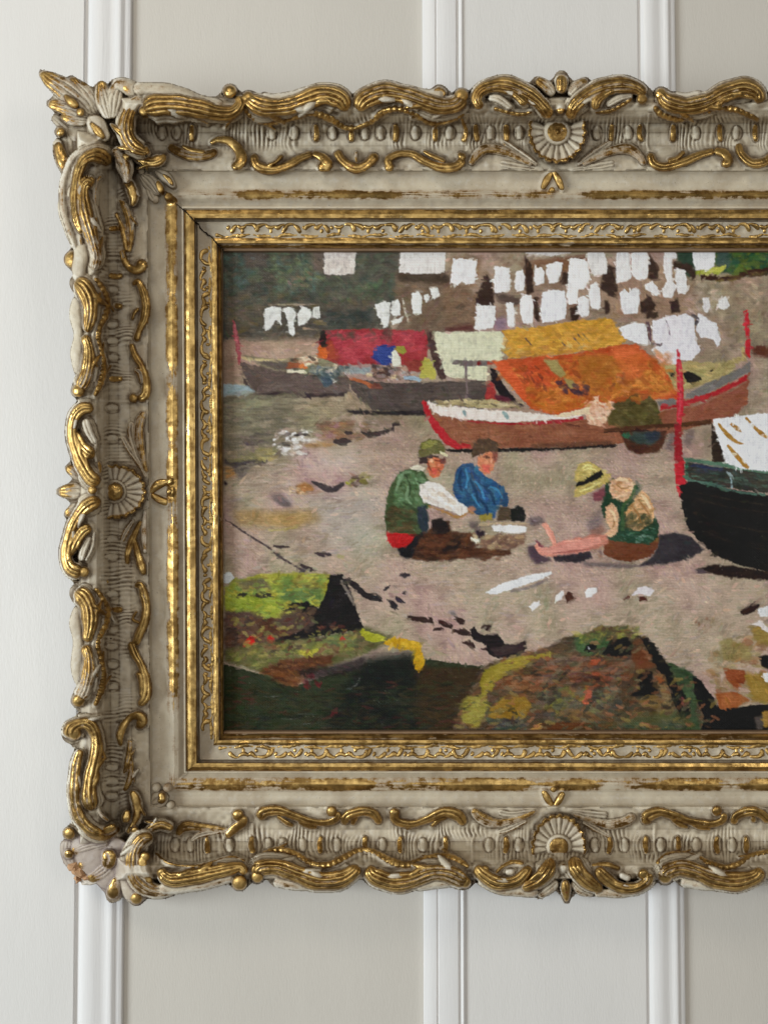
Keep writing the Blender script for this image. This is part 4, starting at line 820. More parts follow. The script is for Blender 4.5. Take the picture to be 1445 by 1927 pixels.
# --- grounds
C[:] = hexc('94806f')
poly('9a8777', '400,880 1520,840 1520,1400 400,1400', 14, 12); poly('a08c7c', '700,1060 1520,1060 1520,1300 900,1260', 16, 12)
poly('87785f', '400,735 780,735 800,800 560,850 400,880', 8, 14); poly('766b58', '400,740 520,745 560,790 480,850 400,850', 8, 16)
poly('8e7c69', '400,600 640,620 640,745 400,745', 6, 10); poly('8d7a66', '1060,560 1520,600 1520,760 1380,760', 6, 14); poly('917f6f', '1360,640 1520,640 1520,800 1380,800', 6, 10)
# --- dark foliage, upper left, and the shaded walls
poly('524e44', '400,450 752,450 752,590 700,625 560,640 470,650 400,640', 5, 12)
scatter('415,468 745,468 745,560 415,580', ['3f4b40', '46563f', '5c5f4a', '4d4a44', '37423c', '5b6450', '545046'], 420, 9, 5, 10, 60, .55, 1, 1)
scatter('500,470 600,470 610,540 520,560', ['5f7358', '6f7a4c', '557068', '7b8250', '4a5c50'], 170, 6, 3, 20, 70, .5, 2, 1)
scatter('415,470 480,470 470,560 420,540', ['4d6660', '3e5650', '5a7068'], 70, 8, 3, 5, 40, .4, 3, 1)
scatter('660,530 720,530 720,570 650,570', ['5d7a4a', '48603f', '3c5140'], 60, 5, 3, 10, 60, .5, 4, 1)
scatter('430,555 720,555 640,640 440,650', ['5d4f44', '4a423b', '6b5a48', '5a5346', '433e38', '6a5730'], 200, 9, 4, 0, 40, .5, 5, 1)
poly('5a5149', '460,472 500,472 505,505 462,505', 3, 8); poly('6a5b50', '585,470 612,470 612,512 590,512', 4, 8)
poly('2e3a38', '610,585 700,580 700,612 620,616', 6, 8, .7)
scatter('545,515 590,515 590,540 545,540', ['93705a', '8a6a50'], 12, 4, 2, 0, 40, .6, 6)
poly('a08670', '400,650 440,640 620,640 612,690 520,690 400,720', 5, 10); poly('a38a76', '480,660 600,650 600,684 500,684', 4, 8)
poly('8a7460', '400,640 436,640 446,728 400,724', 4, 8)
# mid wall: brown with lighter top
poly('6e5a48', '744,515 850,520 905,560 900,625 830,632 745,622', 4, 12); poly('7a5e48', '830,520 900,560 896,620 838,615', 5, 12)
poly('a08a7a', '838,462 1045,462 1020,495 905,500 845,520', 3, 10); poly('8a6a4e', '848,482 905,485 905,520 892,545 850,530', 4, 14); poly('775138', '985,492 1110,480 1110,520 990,545', 3, 10)
scatter('842,480 1000,480 1000,560 850,570', ['9a8270', '8a6f58', '7a5c44', 'a08c80', '84705e'], 130, 7, 4, 0, 60, .5, 7, 1)
scatter('745,535 895,545 895,620 750,615', ['6f5740', '7c6450', '5d4c3c', '80694f', '665240'], 200, 6, 3, 0, 40, .5, 8, 1)
poly('45382c', '748,514 842,514 848,534 750,530', 3, 8)
poly('8c7260', '990,520 1100,510 1110,600 900,620', 4, 12); scatter('990,500 1440,500 1440,600 1000,610', ['8a7058', '7d6450', '9a8472', '74583e', '9c8064'], 260, 8, 4, 0, 60, .5, 9, 1)
poly('93765c', '1110,500 1300,500 1310,590 1150,600', 5, 12, .8)
scatter('1300,540 1445,530 1445,680 1370,760 1340,660', ['867460', '7b6c58', '98866e', '8f7d66', '6f6250', 'a08c74'], 330, 8, 4, 60, 50, .5, 10, 1)
scatter('1290,530 1360,535 1350,600 1290,590', ['9c8a84', 'ab9890', '7d6c60', 'b3a29c'], 60, 6, 3, 30, 60, .5, 11, 1)
# green bank upper right
poly('2a4030', '1272,464 1310,464 1312,500 1300,530 1275,495', 2, 8); poly('33462c', '1345,462 1520,462 1520,512 1400,520 1350,512', 2, 10)
scatter('1345,468 1500,468 1500,508 1350,510', ['2c5a34', '3e6a2c', '5c6a24', '1e3a2c', '4c5a30', '78801f', '24503c'], 330, 6, 4, 0, 60, .7, 12)
poly('3c5048', '1348,470 1372,468 1372,506 1348,506', 2, 8)
line('a8a83c', '1304,513,3 1330,512,4 1352,507,5 1362,504,4', 14, imp=.4); scatter('1304,508 1362,500 1362,514 1306,518', ['b8b848', '8e9a30', 'c4c060'], 30, 5, 3, 0, 40, .8, 13)
line('3a2218', '1318,522,4 1370,525,4 1410,513,5 1460,508,4'); scatter('1345,520 1440,512 1440,520 1350,530', ['3a2218', '5a4030', '7d6a30'], 30, 8, 2, -8, 10, .6, 14)
# --- hanging washing
DK = '38271f'
for s in ('915,517 926,530 928,548 930,575 910,580 895,572 902,545', '988,480 1000,500 1004,550 990,556', '1058,512 1072,515 1070,535 1056,535', '1012,560 1016,605 1006,606 1004,560', '1070,575 1090,580 1088,605 1076,604',
          '1145,498 1160,505 1162,555 1156,562 1130,545 1132,525', '1222,480 1240,505 1236,530 1220,525', '1266,492 1302,500 1308,530 1292,512 1268,505', '1137,566 1145,566 1148,590 1138,592', '1205,570 1222,556 1235,575 1228,586 1206,590',
          '1262,566 1275,560 1280,588 1262,590', '1295,505 1308,505 1308,526 1300,526', '1080,575 1088,575 1088,598 1084,600', '1218,585 1240,588 1235,600 1214,600'): poly(DK, s, 1, 6)
poly('56443c', '930,548 978,560 976,575 940,570', 2, 8); poly('8a7480', '930,600 955,596 955,620 932,622', 3, 8)
WH = 'e9e5e3'
def cloth(s, c=WH, var=5, imp=.55): poly(c, s, 0, var, 1., imp, .9)
cloth('611,470 671,470 669,500 668,516 640,519 611,517', 'd9cdc3'); cloth('754,468 840,468 838,498 836,514 790,516 752,514', 'e4dcd4')
cloth('852,488 872,486 898,492 896,512 893,534 878,536 868,530 862,538 848,532 850,512'); cloth('930,502 958,505 960,525 960,546 942,552 932,553 928,530 932,516')
cloth('972,512 984,509 988,522 986,546 976,549 968,544 970,528'); cloth('1006,506 1018,502 1024,512 1024,534 1012,538 1004,528'); cloth('1028,500 1045,494 1058,494 1056,516 1048,532 1034,534 1028,516')
cloth('896,576 932,576 932,600 928,618 900,622 892,618 897,596', 'e6e3e0'); cloth('952,570 966,570 968,590 968,616 956,614 954,594'); cloth('978,564 988,554 1000,556 1004,575 1002,610 984,608 978,585')
cloth('1020,550 1040,546 1062,548 1066,570 1064,600 1040,606 1020,608 1017,585', 'e8e6e8'); cloth('985,470 1078,468 1072,478 1040,482 990,478', 'd8d0ca')
cloth('1072,488 1085,486 1105,492 1110,520 1100,545 1088,545 1085,572 1070,574 1066,555 1068,530', 'ece9e6'); cloth('1104,469 1135,470 1142,495 1143,516 1118,520 1106,498', 'e0dad4')
cloth('1160,472 1180,470 1184,480 1188,525 1175,530 1160,534 1158,505', 'e4e0dc'); cloth('1188,478 1196,469 1218,470 1220,500 1218,525 1200,527 1188,518', 'e8e4e0'); cloth('1086,562 1098,556 1108,564 1108,594 1094,598 1087,585'); cloth('1110,538 1122,531 1128,545 1131,570 1126,584 1112,580 1107,560')
cloth('1166,552 1175,544 1182,552 1190,542 1202,545 1203,568 1198,590 1175,592 1168,575', 'e4e2e2'); cloth('1216,534 1226,530 1236,540 1240,552 1236,558 1226,552 1214,545')
cloth('1249,464 1270,464 1273,485 1264,490 1264,530 1274,540 1264,562 1248,560 1246,545 1254,530 1248,500', 'e6e0dc'); cloth('1272,504 1290,510 1293,545 1288,556 1274,550 1270,525', 'e2dedb')
cloth('1304,464 1346,464 1344,500 1330,509 1308,508 1303,490', 'e8e6e6'); cloth('1322,562 1334,560 1336,580 1330,590 1322,582', 'd8d2d0'); cloth('1352,565 1366,558 1373,576 1362,584 1350,580', 'e0dcd8')
cloth('1163,618 1190,608 1214,610 1220,640 1218,650 1190,644 1172,634', 'e9e7e8'); cloth('1226,604 1270,596 1290,590 1306,600 1308,640 1318,660 1300,680 1272,676 1276,692 1256,692 1240,680 1225,658 1238,650 1228,640', 'dfdae0')
cloth('1250,598 1270,592 1282,600 1284,640 1260,660 1245,640', 'e4dde2', 4, .3); cloth('1314,588 1330,600 1348,610 1356,640 1350,656 1342,640 1330,636 1318,636 1309,620', 'dddade')
line('5a4048', '1218,606,3 1222,630,3 1222,648,3'); line('6a5a58', '1222,646,2 1240,650,3 1246,646,1'); line('7e7078', '1252,602,1 1258,620,1.5 1260,632,1'); line('4c4448', '1300,592,2 1312,600,3 1308,612,3')
cloth('499,580 516,578 530,580 530,605 530,616 524,606 519,602 510,618 500,624 498,600', 'e3e2da'); cloth('534,580 546,578 556,584 558,594 554,605 556,630 550,634 545,625 541,605', 'e3e2da'); cloth('560,592 570,578 584,582 588,596 575,610 562,614', 'e0dfd6'); cloth('590,580 602,577 604,598 596,602 588,596', 'dcdbd2')
cloth('706,574 724,568 736,570 734,600 730,616 722,618 718,604 710,594', 'e3e2da'); cloth('738,568 750,563 754,575 754,594 742,596 736,590', 'e3e2da'); cloth('736,604 756,598 758,606 740,612', 'dcdad0'); cloth('776,552 788,549 794,560 793,590 778,592 774,570', 'e3e2da'); cloth('798,556 806,552 808,566 800,570', 'e3e2da'); cloth('810,544 824,541 828,556 818,564 812,556', 'e3e2da')
line('b8b0a0', '758,562,1.5 764,590,2 770,608,2'); line('b9a58c', '504,574,1 560,574,2 600,572,1', a=.6); line('a08a6c', '570,618,2 600,620,2', a=.8); line('7d6a40', '590,606,4 615,610,3', 12, .7)
# --- boats at the back
poly('9a3034', '608,622 700,619 780,622 806,626 806,655 800,690 690,686 640,688 600,684 600,645'); poly('a83a42', '615,624 798,628 800,660 760,665 700,660 672,684 640,670', 1, 16)
poly('8e2f28', '615,640 640,680 612,684 600,670'); poly('c85a20', '600,650 612,648 617,670 615,684 600,684'); poly('2c2220', '604,624 612,622 616,650 608,655 602,648'); poly('a0422a', '622,640 640,672 622,680 616,655', 1)
poly('b03a44', '640,676 660,685 690,682 700,650 760,640 800,650 806,628 620,624', 2, 18, .4)
poly('7a7258', '455,668 520,676 600,672 640,686 620,705 560,704 500,695', 1, 16); poly('5a5048', '480,680 545,684 560,698 520,695', 1, 8); poly('b8a878', '440,672 520,676 545,674 530,680 470,680', 0, 12); poly('8e4a30', '540,682 568,684 572,692 545,694'); poly('c87038', '562,686 575,684 580,694 566,694'); poly('d8cdb0', '540,696 575,698 580,704 545,703')
poly('d0bca0', '560,672 596,672 600,682 575,690'); scatter('540,672 600,668 600,684 545,684', ['463a34', 'c8b090', '6a4a34', 'b88060'], 26, 5, 2, 0, 30, .8, 15)
poly('5e4f48', '450,681 475,686 520,698 580,706 625,704 655,712 660,738 640,743 520,742 480,738 465,715', 0, 10); poly('4a3c38', '452,684 458,710 480,738 500,742 480,742 460,722', 0, 6); poly('372c2c', '450,744 520,738 600,742 655,738 648,746 560,750 470,748', 1, 6)
poly('5a6668', '578,700 600,690 640,694 645,705 630,712 618,730 606,722 596,706', 1, 12); poly('3c4c58', '604,704 625,700 625,725 610,730', 1, 10); poly('8a9294', '650,690 698,692 700,702 650,706', 1, 10); line('d0cfc4', '628,722,1 634,716,2'); scatter('580,690 660,690 655,710 590,712', ['55686c', '3a4038', '8c8a78', '46565c', 'c8bca0'], 50, 5, 3, 0, 60, .7, 16)
poly('a04a50', '438,602 443,604 452,645 455,680 450,688 446,665 441,635', 0, 14); poly('b86a70', '440,610 444,612 450,655 447,658', 0, 10, .6)
poly('8ea0a6', '416,722 465,726 482,738 450,744 416,748', 1, 8); poly('2e3e40', '416,605 424,610 426,640 416,640', 3, 8, .6)
# middle boat and tarpaulins
poly('4f443f', '656,714 690,716 740,722 800,720 912,716 920,740 906,770 830,775 700,772 675,750 662,730', 0, 9); scatter('665,722 905,722 900,768 690,768', ['5a4d46', '463b36', '63554c'], 140, 8, 2, 0, 6, .5, 17)
poly('2c2526', '650,772 720,774 906,770 930,775 800,783 660,780', 1, 6); line('a85a34', '658,712,3 680,718,3 700,728,4'); line('c9b98c', '690,706,3 730,708,4 760,712,3', 12); poly('7a3a2c', '695,725 715,722 720,732 700,732', 1, 8, .8)
poly('2a3c80', '704,655 725,650 745,652 742,680 728,690 712,686 702,672', 0, 16); poly('8a8a30', '745,652 760,652 766,662 758,668 748,662'); poly('dcd8c4', '738,662 746,658 754,675 756,692 745,698 738,688', 0, 6, 1, .5); poly('4c3c3a', '700,684 715,690 740,696 735,712 702,712', 1, 10); scatter('700,690 790,690 800,715 710,715', ['5a3a30', '8a6a58', '39302e', 'b08a70', '9aa0a0'], 60, 6, 3, 0, 40, .7, 18)
line('8ea4b4', '760,712,3 780,712,4 792,718,3'); poly('8a3830', '760,680 800,676 795,700 770,700', 1, 10); poly('b0a848', '800,672 812,680 822,705 820,714 790,712 794,690', 0, 12); poly('4a3430', '803,626 814,624 824,664 838,700 840,714 828,716 818,690 808,655', 0, 8)
poly('d0ceae', '816,626 860,624 942,624 955,640 942,656 946,678 920,680 916,700 916,718 890,714 850,712 838,705 826,668', 0, 6, 1, .4); scatter('820,630 940,630 935,675 830,675', ['d8d6b8', 'c6c4a4', 'cccaac'], 120, 9, 2, 0, 15, .5, 19)
poly('6e625e', '850,678 925,680 925,688 900,688 880,690 852,686'); line('6e5c5c', '876,680,2 877,710,2 879,740,2.5 878,762,4'); blob('a83a28', 921, 684, 6, 4); blob('7a2420', 902, 685, 5, 3)
poly('5a2c2c', '836,618 888,612 895,622 840,626', 2, 8, .8)
poly('c8902f', '942,622 1010,616 1090,603 1150,600 1165,628 1180,640 1160,654 1080,664 960,675 945,660 958,642', 0, 14, 1, .3); scatter('950,626 1150,606 1170,645 960,670', ['d09838', 'c08028', 'd8a440', 'b87c30', 'c08a2c'], 190, 9, 3, -5, 20, .55, 20); scatter('950,655 1160,648 1160,664 955,676', ['a87838', 'b89858', '8a6a40', 'd0b070', 'c07a30'], 60, 7, 3, -5, 25, .7, 21)
for a_, b_ in ((988, 636), (1052, 638), (1078, 634), (1086, 628), (1096, 628)): line('5a4444', '%g,%g,1 %g,%g,1.4 %g,%g,.8' % (a_, b_, a_ + 7, b_ + 8, a_ + 13, b_ + 15))
poly('b84a20', '925,680 960,676 1080,666 1165,648 1200,650 1225,672 1262,705 1288,735 1284,752 1190,752 1120,772 1040,782 1005,772 980,750 960,715', 0, 14, 1, .3)
poly('c85a28', '928,682 955,680 975,710 990,745 985,752 958,722 940,700', 0, 12); poly('c04a24', '985,676 1020,672 1045,700 1040,730 1000,735 985,705', 2, 16); poly('b8641e', '1000,720 1080,740 1100,765 1040,778 1008,768 985,740', 2, 12); poly('b06a20', '1080,670 1200,665 1230,690 1270,735 1190,748 1110,745 1090,700', 3, 14); poly('c8582c', '1150,652 1200,652 1222,672 1215,690 1180,685 1150,670', 2, 12); poly('cc6a34', '1172,685 1200,690 1205,712 1180,715', 2, 12)
scatter('990,680 1260,665 1280,745 1100,760 1010,765', ['b8601c', 'c06a24', 'a85418', 'c45a28', 'b87024', '9c4c1c'], 330, 10, 4, 10, 50, .45, 22, 1)
scatter('985,690 1030,690 1030,735 985,725', ['6a2c20', '8a3c20', 'c84a20'], 22, 6, 2, 60, 30, .7, 23); poly('9a8a50', '1022,676 1048,680 1066,705 1055,712 1040,700', 1, 14); poly('9a8a50', '1060,712 1078,716 1086,730 1070,730', 1, 14)
scatter('1040,705 1110,712 1110,750 1050,740', ['4a2434', '5c3034', '3c2830', '8a3a2c'], 30, 6, 3, 30, 40, .7, 24); scatter('1140,700 1215,700 1200,735 1150,740', ['7a4430', '6a3c34', 'd08a60'], 24, 5, 2, 60, 60, .6, 25)
poly('20181c', '922,690 932,695 948,725 975,755 985,765 965,768 940,745 924,715', 0, 6); poly('a03430', '918,715 928,722 934,745 950,755 945,765 912,752', 1, 10); poly('5a2430', '930,742 960,750 972,768 940,768', 1, 8)
# front red boat
poly('8a5238', '800,760 830,778 900,792 1000,798 1100,790 1180,785 1290,770 1400,745 1408,700 1412,690 1405,760 1385,780 1290,810 1150,838 1040,842 860,845 830,825 808,790', 0, 10)
scatter('815,790 1150,795 1150,835 850,840', ['8e563a', '824a32', '9a6244', '7c4630'], 210, 14, 2, -1, 4, .6, 26); scatter('1250,760 1400,720 1400,765 1290,800', ['8a5a40', '96644a', '7a4c34'], 90, 12, 3, -12, 8, .6, 27)
poly('b02028', '795,756 803,756 812,780 830,802 845,822 868,838 890,842 860,846 838,836 815,808 800,780', 0, 12); line('a82024', '868,838,4 885,840,4')
poly('e4d4c8', '804,756 830,762 880,768 920,772 980,775 1040,782 1095,778 1092,788 1040,790 960,796 880,790 830,783 815,776', 0, 8, 1, .45); poly('b0a070', '812,757 870,752 930,752 985,768 900,768 850,763', 0, 16); scatter('815,755 980,755 975,768 830,765', ['8a7c50', 'c0b080', '5a4a3c', '9a8a5c', 'c8b890'], 70, 6, 2, 2, 20, .7, 28)
line('7a9090', '872,772,2 874,778,3 876,784,1'); line('8aa09c', '946,775,2 952,782,4 956,790,2'); line('a02028', '880,793,1 960,798,2 1040,795,3 1098,787,3'); line('52221c', '1070,800,.8 1090,802,1.2')
poly('18100f', '835,846 880,845 930,844 1040,843 1158,836 1158,842 1000,850 880,852 845,851', 0, 5); poly('5a3a28', '1000,836 1150,830 1158,838 1000,844', 1, 8, .7)
# far right hull, stern, mast
poly('a08e58', '1248,690 1300,680 1360,684 1390,672 1398,676 1370,705 1300,732 1270,735', 1, 16); scatter('1260,690 1380,682 1380,700 1280,730', ['b0a068', '94844c', 'c0b078', '887848'], 110, 8, 3, -20, 20, .5, 29); poly('22201c', '1284,702 1296,698 1318,708 1320,714 1304,724 1290,718'); poly('22201c', '1258,702 1270,700 1270,710 1262,710'); blob('2c2420', 1338, 698, 4, 2, -20)
poly('6e6a66', '1292,742 1330,722 1380,700 1412,680 1412,700 1370,720 1310,750 1290,750', 0, 8); poly('a81f26', '1242,764 1290,754 1340,738 1406,706 1406,716 1350,744 1300,762 1245,772', 0, 10); poly('6c6a66', '1236,755 1268,750 1272,762 1240,764')
poly('8a4e38', '1248,772 1310,764 1370,740 1408,716 1404,760 1380,786 1270,800 1250,795', 1, 10); poly('c8b060', '1394,650 1400,655 1404,678 1396,682', 1, 10, .7)
poly('b81c28', '1399,585 1407,584 1410,620 1412,660 1410,674 1402,672 1402,630', 0, 10, 1, .4); line('5a1f1c', '1422,655,4 1450,660,6', a=.8); poly('5c3020', '1412,655 1460,652 1460,674 1420,670', 2, 8)
# net bundle and sack
poly('d8a888', '1100,772 1115,750 1125,748 1133,762 1150,756 1163,762 1152,775 1140,792 1130,803 1105,798', 0, 12, 1, .5); scatter('1100,755 1150,755 1145,795 1105,795', ['e8c4a8', 'd09a78', 'f0d4bc', 'c88868'], 70, 5, 2, 20, 60, .7, 30); poly('e0c4a0', '1040,782 1075,775 1110,765 1110,780 1060,786', 0, 8)
poly('504620', '1142,785 1158,770 1170,752 1195,741 1222,742 1238,765 1244,790 1248,800 1200,808 1145,800', 1, 12); scatter('1160,750 1230,750 1240,798 1150,798', ['5e5428', '4a401c', '6c6034', '3e3418', '5a5030'], 180, 6, 3, 20, 60, .6, 31)
poly('4a2818', '1165,812 1255,810 1250,835 1238,852 1200,855 1180,846', 1, 8); poly('32403c', '1190,814 1240,812 1244,825 1225,838 1200,836 1180,825', 2, 12); blob('2c6044', 1178, 820, 8, 5); poly('28303c', '1210,815 1242,812 1240,828 1222,834', 2, 8)
line('4c2c18', '1136,810,3 1200,805,4 1280,800,4 1338,794,5', 8); line('2a1810', '1136,814,1 1220,810,1.5')
line('c02030', '1275,658,2 1278,700,6 1280,760,6 1277,800,5', 12, imp=.5); line('c86068', '1278,680,2 1280,740,2 1277,790,2', 8, .5); line('961c24', '1275,800,6 1276,850,8 1280,890,9', 10); line('c01f2c', '1276,870,8 1280,905,9 1284,930,8 1284,940,3', 10, imp=.4)
poly('5c4a50', '1262,812 1268,812 1265,850 1250,845', 3, 8, .6); poly('5c4a4c', '1290,810 1308,808 1300,840 1286,835', 3, 8, .6)
# dark boat right with pale cover
poly('15120f', '1278,915 1300,905 1340,915 1400,925 1460,935 1520,945 1520,1082 1440,1076 1390,1064 1345,1045 1310,1015 1290,985 1282,950', 0, 4); poly('0f0d0a', '1330,960 1520,980 1520,1060 1400,1050', 3, 3)
poly('33302a', '1290,870 1340,878 1400,885 1460,890 1520,898 1520,932 1440,928 1380,920 1330,912 1290,902', 0, 12); line('4c7058', '1288,864,3 1340,872,4 1400,882,4 1450,889,4', 14); line('3c7054', '1292,870,3 1292,885,3 1293,902,3', 12); line('4a6a5c', '1293,904,2 1340,912,3 1380,925,2 1440,932,3', 14); poly('283050', '1298,872 1360,882 1358,892 1300,890', 2, 8); scatter('1296,880 1445,895 1445,922 1300,900', ['3a2c20', '2c3830', '42362a', '303a34', '4a6a5a'], 130, 10, 2, 8, 6, .6, 32); line('90a8b0', '1372,890,1.5 1376,905,1.5 1376,920,1.5')
poly('2c2016', '1338,795 1345,812 1358,845 1366,872 1340,868 1338,830', 0, 6); poly('7c6c5c', '1320,806 1338,806 1338,866 1330,866', 2, 8, .5)
poly('e8e8ea', '1340,790 1400,782 1450,778 1520,774 1520,900 1450,888 1400,884 1366,872 1352,830', 0, 4, 1, .5)
for s in ('1350,797,2 1368,818,4 1385,832,3 1398,836,1', '1375,798,2 1385,806,4 1395,813,1', '1402,786,2 1412,796,2', '1414,800,2 1430,814,4 1444,824,3', '1368,838,2 1385,858,4 1400,875,4 1408,882,3'): line('a87828', s, 14)
poly('241812', '1310,1072 1345,1062 1380,1066 1440,1076 1520,1082 1520,1098 1420,1090 1370,1086', 1, 5); poly('4c4044', '1306,1074 1322,1070 1330,1078 1312,1080', 1, 6)
# --- middle distance sand, puddles, weed
scatter('420,740 560,740 560,860 420,880', ['6e6654', '7c745e', '5e5a4a', '8a8068', '747058'], 240, 16, 3, -3, 6, .5, 33, 1)
scatter('560,760 740,800 700,980 430,960', ['a08e80', '8e7f74', 'b09c88', '988a80', '84786c', 'a8988c'], 300, 16, 3, -3, 6, .4, 34, 1)
poly('a49c94', '590,930 720,920 715,1050 610,1030', 16, 8, .7); poly('b8a8a0', '560,850 680,840 690,890 570,890', 14, 8, .55)
poly('a8803c', '440,960 590,960 605,980 550,995 450,990', 5, 16, .55); poly('b49050', '500,970 580,968 570,990 510,990', 4, 14, .5); line('b4a45c', '505,998,2 535,997,2 560,992,2', 14, .6)
scatter('515,815 585,812 580,860 515,860', ['e4e0dc', 'd8d0cc', 'f0eeec', '6a5c58', 'c8bcb4'], 60, 6, 3, -15, 40, .8, 35); scatter('565,805 600,805 600,835 570,835', ['e8e4e0', 'c8b8a8'], 16, 6, 3, -20, 30, .7, 36); poly('3c3230', '530,832 548,834 545,842 534,840', 1); line('3c3434', '555,820,1.5 575,818,2.5 585,822,1')
scatter('450,820 500,815 500,845 455,840', ['5a4e4c', '6a5a54', '4c4440', '8a7868'], 40, 8, 2, 0, 25, .6, 37); poly('55484a', '458,828 485,826 482,838 462,838', 2, 8, .7)
poly('8a6848', '600,795 660,790 670,825 610,835', 4, 18, .7); poly('90646c', '590,815 625,812 635,825 600,828', 2, 10, .7); poly('a0703c', '575,835 625,832 625,842 575,842', 2, 14, .7); scatter('600,790 700,795 690,830 600,835', ['8a6a40', '7a5040', 'a08050', '9a6a78', '6a5a44', 'a85c3a'], 60, 7, 3, 0, 35, .6, 38)
for s in ('628,830,3 645,832,7 660,828,4', '680,812,3 700,818,5 722,814,4 742,806,3', '738,800,2 748,798,4 755,800,1', '648,814,2 658,816,4 664,814,2'): line('3e3230', s, 8)
line('443a3c', '586,907,2 600,912,4 615,920,6 632,920,6 648,910,3', 8); poly('a8703c', '558,915 575,908 590,915 590,925 560,930', 2, 16); scatter('545,915 575,915 570,932 545,930', ['c8a880', '6a4c34', 'e0c8a0'], 24, 4, 2, 0, 40, .7, 39); scatter('660,893 695,893 690,912 655,915', ['4a3834', '8a8430', '5c4640', '96604c'], 30, 6, 3, 0, 30, .7, 40); blob('90902c', 656, 909, 6, 4)
poly('6a5c5c', '505,930 535,932 550,952 525,950', 3, 8, .7); poly('544848', '515,940 545,942 552,955 530,953', 2, 8, .7)
poly('3e3638', '422,864 470,866 500,860 505,872 450,880 424,874', 2, 6, .85); poly('4c4244', '435,872 475,876 455,900 440,890', 3, 8, .8); poly('b08048', '423,878 436,880 446,896 425,902', 2, 12); poly('3a3030', '423,906 430,908 428,914 423,914', 1); scatter('430,845 520,845 510,870 440,870', ['7c7c3c', 'a89c60', '5c5c40', '90884c'], 30, 8, 3, -10, 20, .55, 41); scatter('480,850 520,845 520,868 485,866', ['b09c58', 'a08c50'], 14, 6, 3, 0, 30, .6, 42)
line('4a3c3c', '424,978,1 450,995,1.8 480,1015,2 505,1030,2 530,1050,2.5 560,1068,2 575,1078,3', 8); line('3e3232', '515,1028,2 530,1030,3 545,1030,1'); line('3e3232', '565,1063,3 585,1072,4 597,1074,2', 6); line('3e3236', '592,1040,1 605,1044,4 624,1045,3', 6); blob('a8a048', 640, 1047, 8, 3, 10, 1, .6)
# --- three seated figures
poly('8a8470', '735,900 800,880 900,900 850,960 780,960', 8, 8, .4)
poly('40502f', '762,884 790,880 806,900 820,930 812,950 802,960 804,985 798,1005 780,1010 750,1005 728,1000 724,980 726,950 735,915 748,895', 0, 12)
scatter('750,890 795,886 800,950 742,955', ['5a7a50', '4c6a40', '6c8c64', '3c5430', '567048'], 110, 6, 4, 60, 40, .7, 43); scatter('728,955 775,960 780,1000 732,1000', ['4a3c24', '5a4a2c', '3c3420'], 70, 7, 3, 10, 20, .7, 44); poly('26303a', '785,955 800,950 808,975 806,1000 796,1005 785,985', 1, 8)
poly('d8cfb8', '770,880 790,875 800,882 796,888 778,884', 0, 6); poly('5e5a30', '787,852 792,834 808,826 826,828 838,842 838,852 818,855 800,862 788,860', 0, 12); poly('82803c', '792,836 810,828 824,832 812,842 795,846', 0, 10); line('d8d0a8', '828,852,2 838,856,3 842,860,1'); poly('3a2c2a', '788,862 812,858 826,858 826,868 806,872 790,872', 0, 8)
poly('c0603c', '806,865 824,862 834,868 836,880 826,898 814,900 804,888', 0, 12); poly('c87c50', '806,864 818,866 820,880 808,880', 0, 10); poly('d85c48', '812,882 824,882 822,894 814,892', 0, 8); poly('5a3430', '828,864 838,860 836,874 828,872', 1, 8)
poly('e0d6cc', '790,912 806,906 830,912 848,930 858,945 880,950 880,968 866,972 850,962 820,952 796,945 790,930', 0, 8, 1, .5); scatter('795,912 875,945 870,965 800,940', ['ece6de', 'd0c4b8', 'c8b49c', 'f0ece8'], 70, 7, 3, 25, 25, .6, 45); line('a87840', '806,952,1 840,965,2 862,974,3 880,966,2')
poly('9a7048', '880,948 900,946 904,960 890,968 880,966'); poly('1c1a1e', '748,1030 780,1010 800,1000 808,1020 790,1045 770,1052 752,1045', 1, 6); poly('b81e20', '726,1002 760,1004 785,1005 775,1018 765,1030 740,1032 730,1020', 0, 12, 1, .4)
poly('4a2c1c', '790,1015 820,985 845,980 850,1000 890,1005 892,1030 960,1035 962,1045 900,1050 800,1056 775,1052', 1, 10); poly('241c1a', '812,980 830,974 842,985 848,1002 815,1010', 1, 8); poly('18130f', '815,1035 850,1018 870,1005 868,1030 840,1040', 1, 5); poly('5e3420', '786,1020 820,1005 850,1015 830,1040 800,1050', 1, 10); poly('6a3c22', '880,1000 890,1010 880,1045 850,1050', 2, 10, .6)
scatter('780,1000 960,1010 950,1052 790,1055', ['5a3420', '3c2418', '6a4028', '4a3024', '2c1c14'], 130, 9, 3, -5, 25, .6, 46)
# second figure
poly('28486a', '858,885 872,872 890,872 904,892 930,905 950,920 958,940 955,955 935,950 930,975 905,975 880,955 862,945 852,925', 0, 14)
scatter('858,885 900,880 950,925 930,970 860,940', ['2c5a80', '245090', '3c6a84', '1f4466', '34607c', '2a6a90', '1c3c70'], 170, 6, 4, 50, 40, .6, 47); line('4a4a50', '884,880,1 892,905,2 905,930,1', 8, .7); line('5a5a5c', '935,915,1 945,935,2 940,950,1', 8, .6)
poly('4c3828', '888,862 890,838 902,826 922,825 936,835 938,852 918,852 898,858', 0, 10); scatter('890,832 935,832 935,850 892,852', ['5a4430', '3e2e24', '66503a'], 40, 5, 2, 0, 30, .6, 48)
poly('c87a54', '898,862 905,858 920,850 934,856 932,872 928,886 914,894 902,886', 0, 10); poly('d85c4c', '908,874 922,876 920,890 908,886', 1, 8); poly('3c2826', '914,860 922,860 921,864 914,864'); poly('8a4a3c', '926,852 938,850 936,870 929,868', 1, 8)
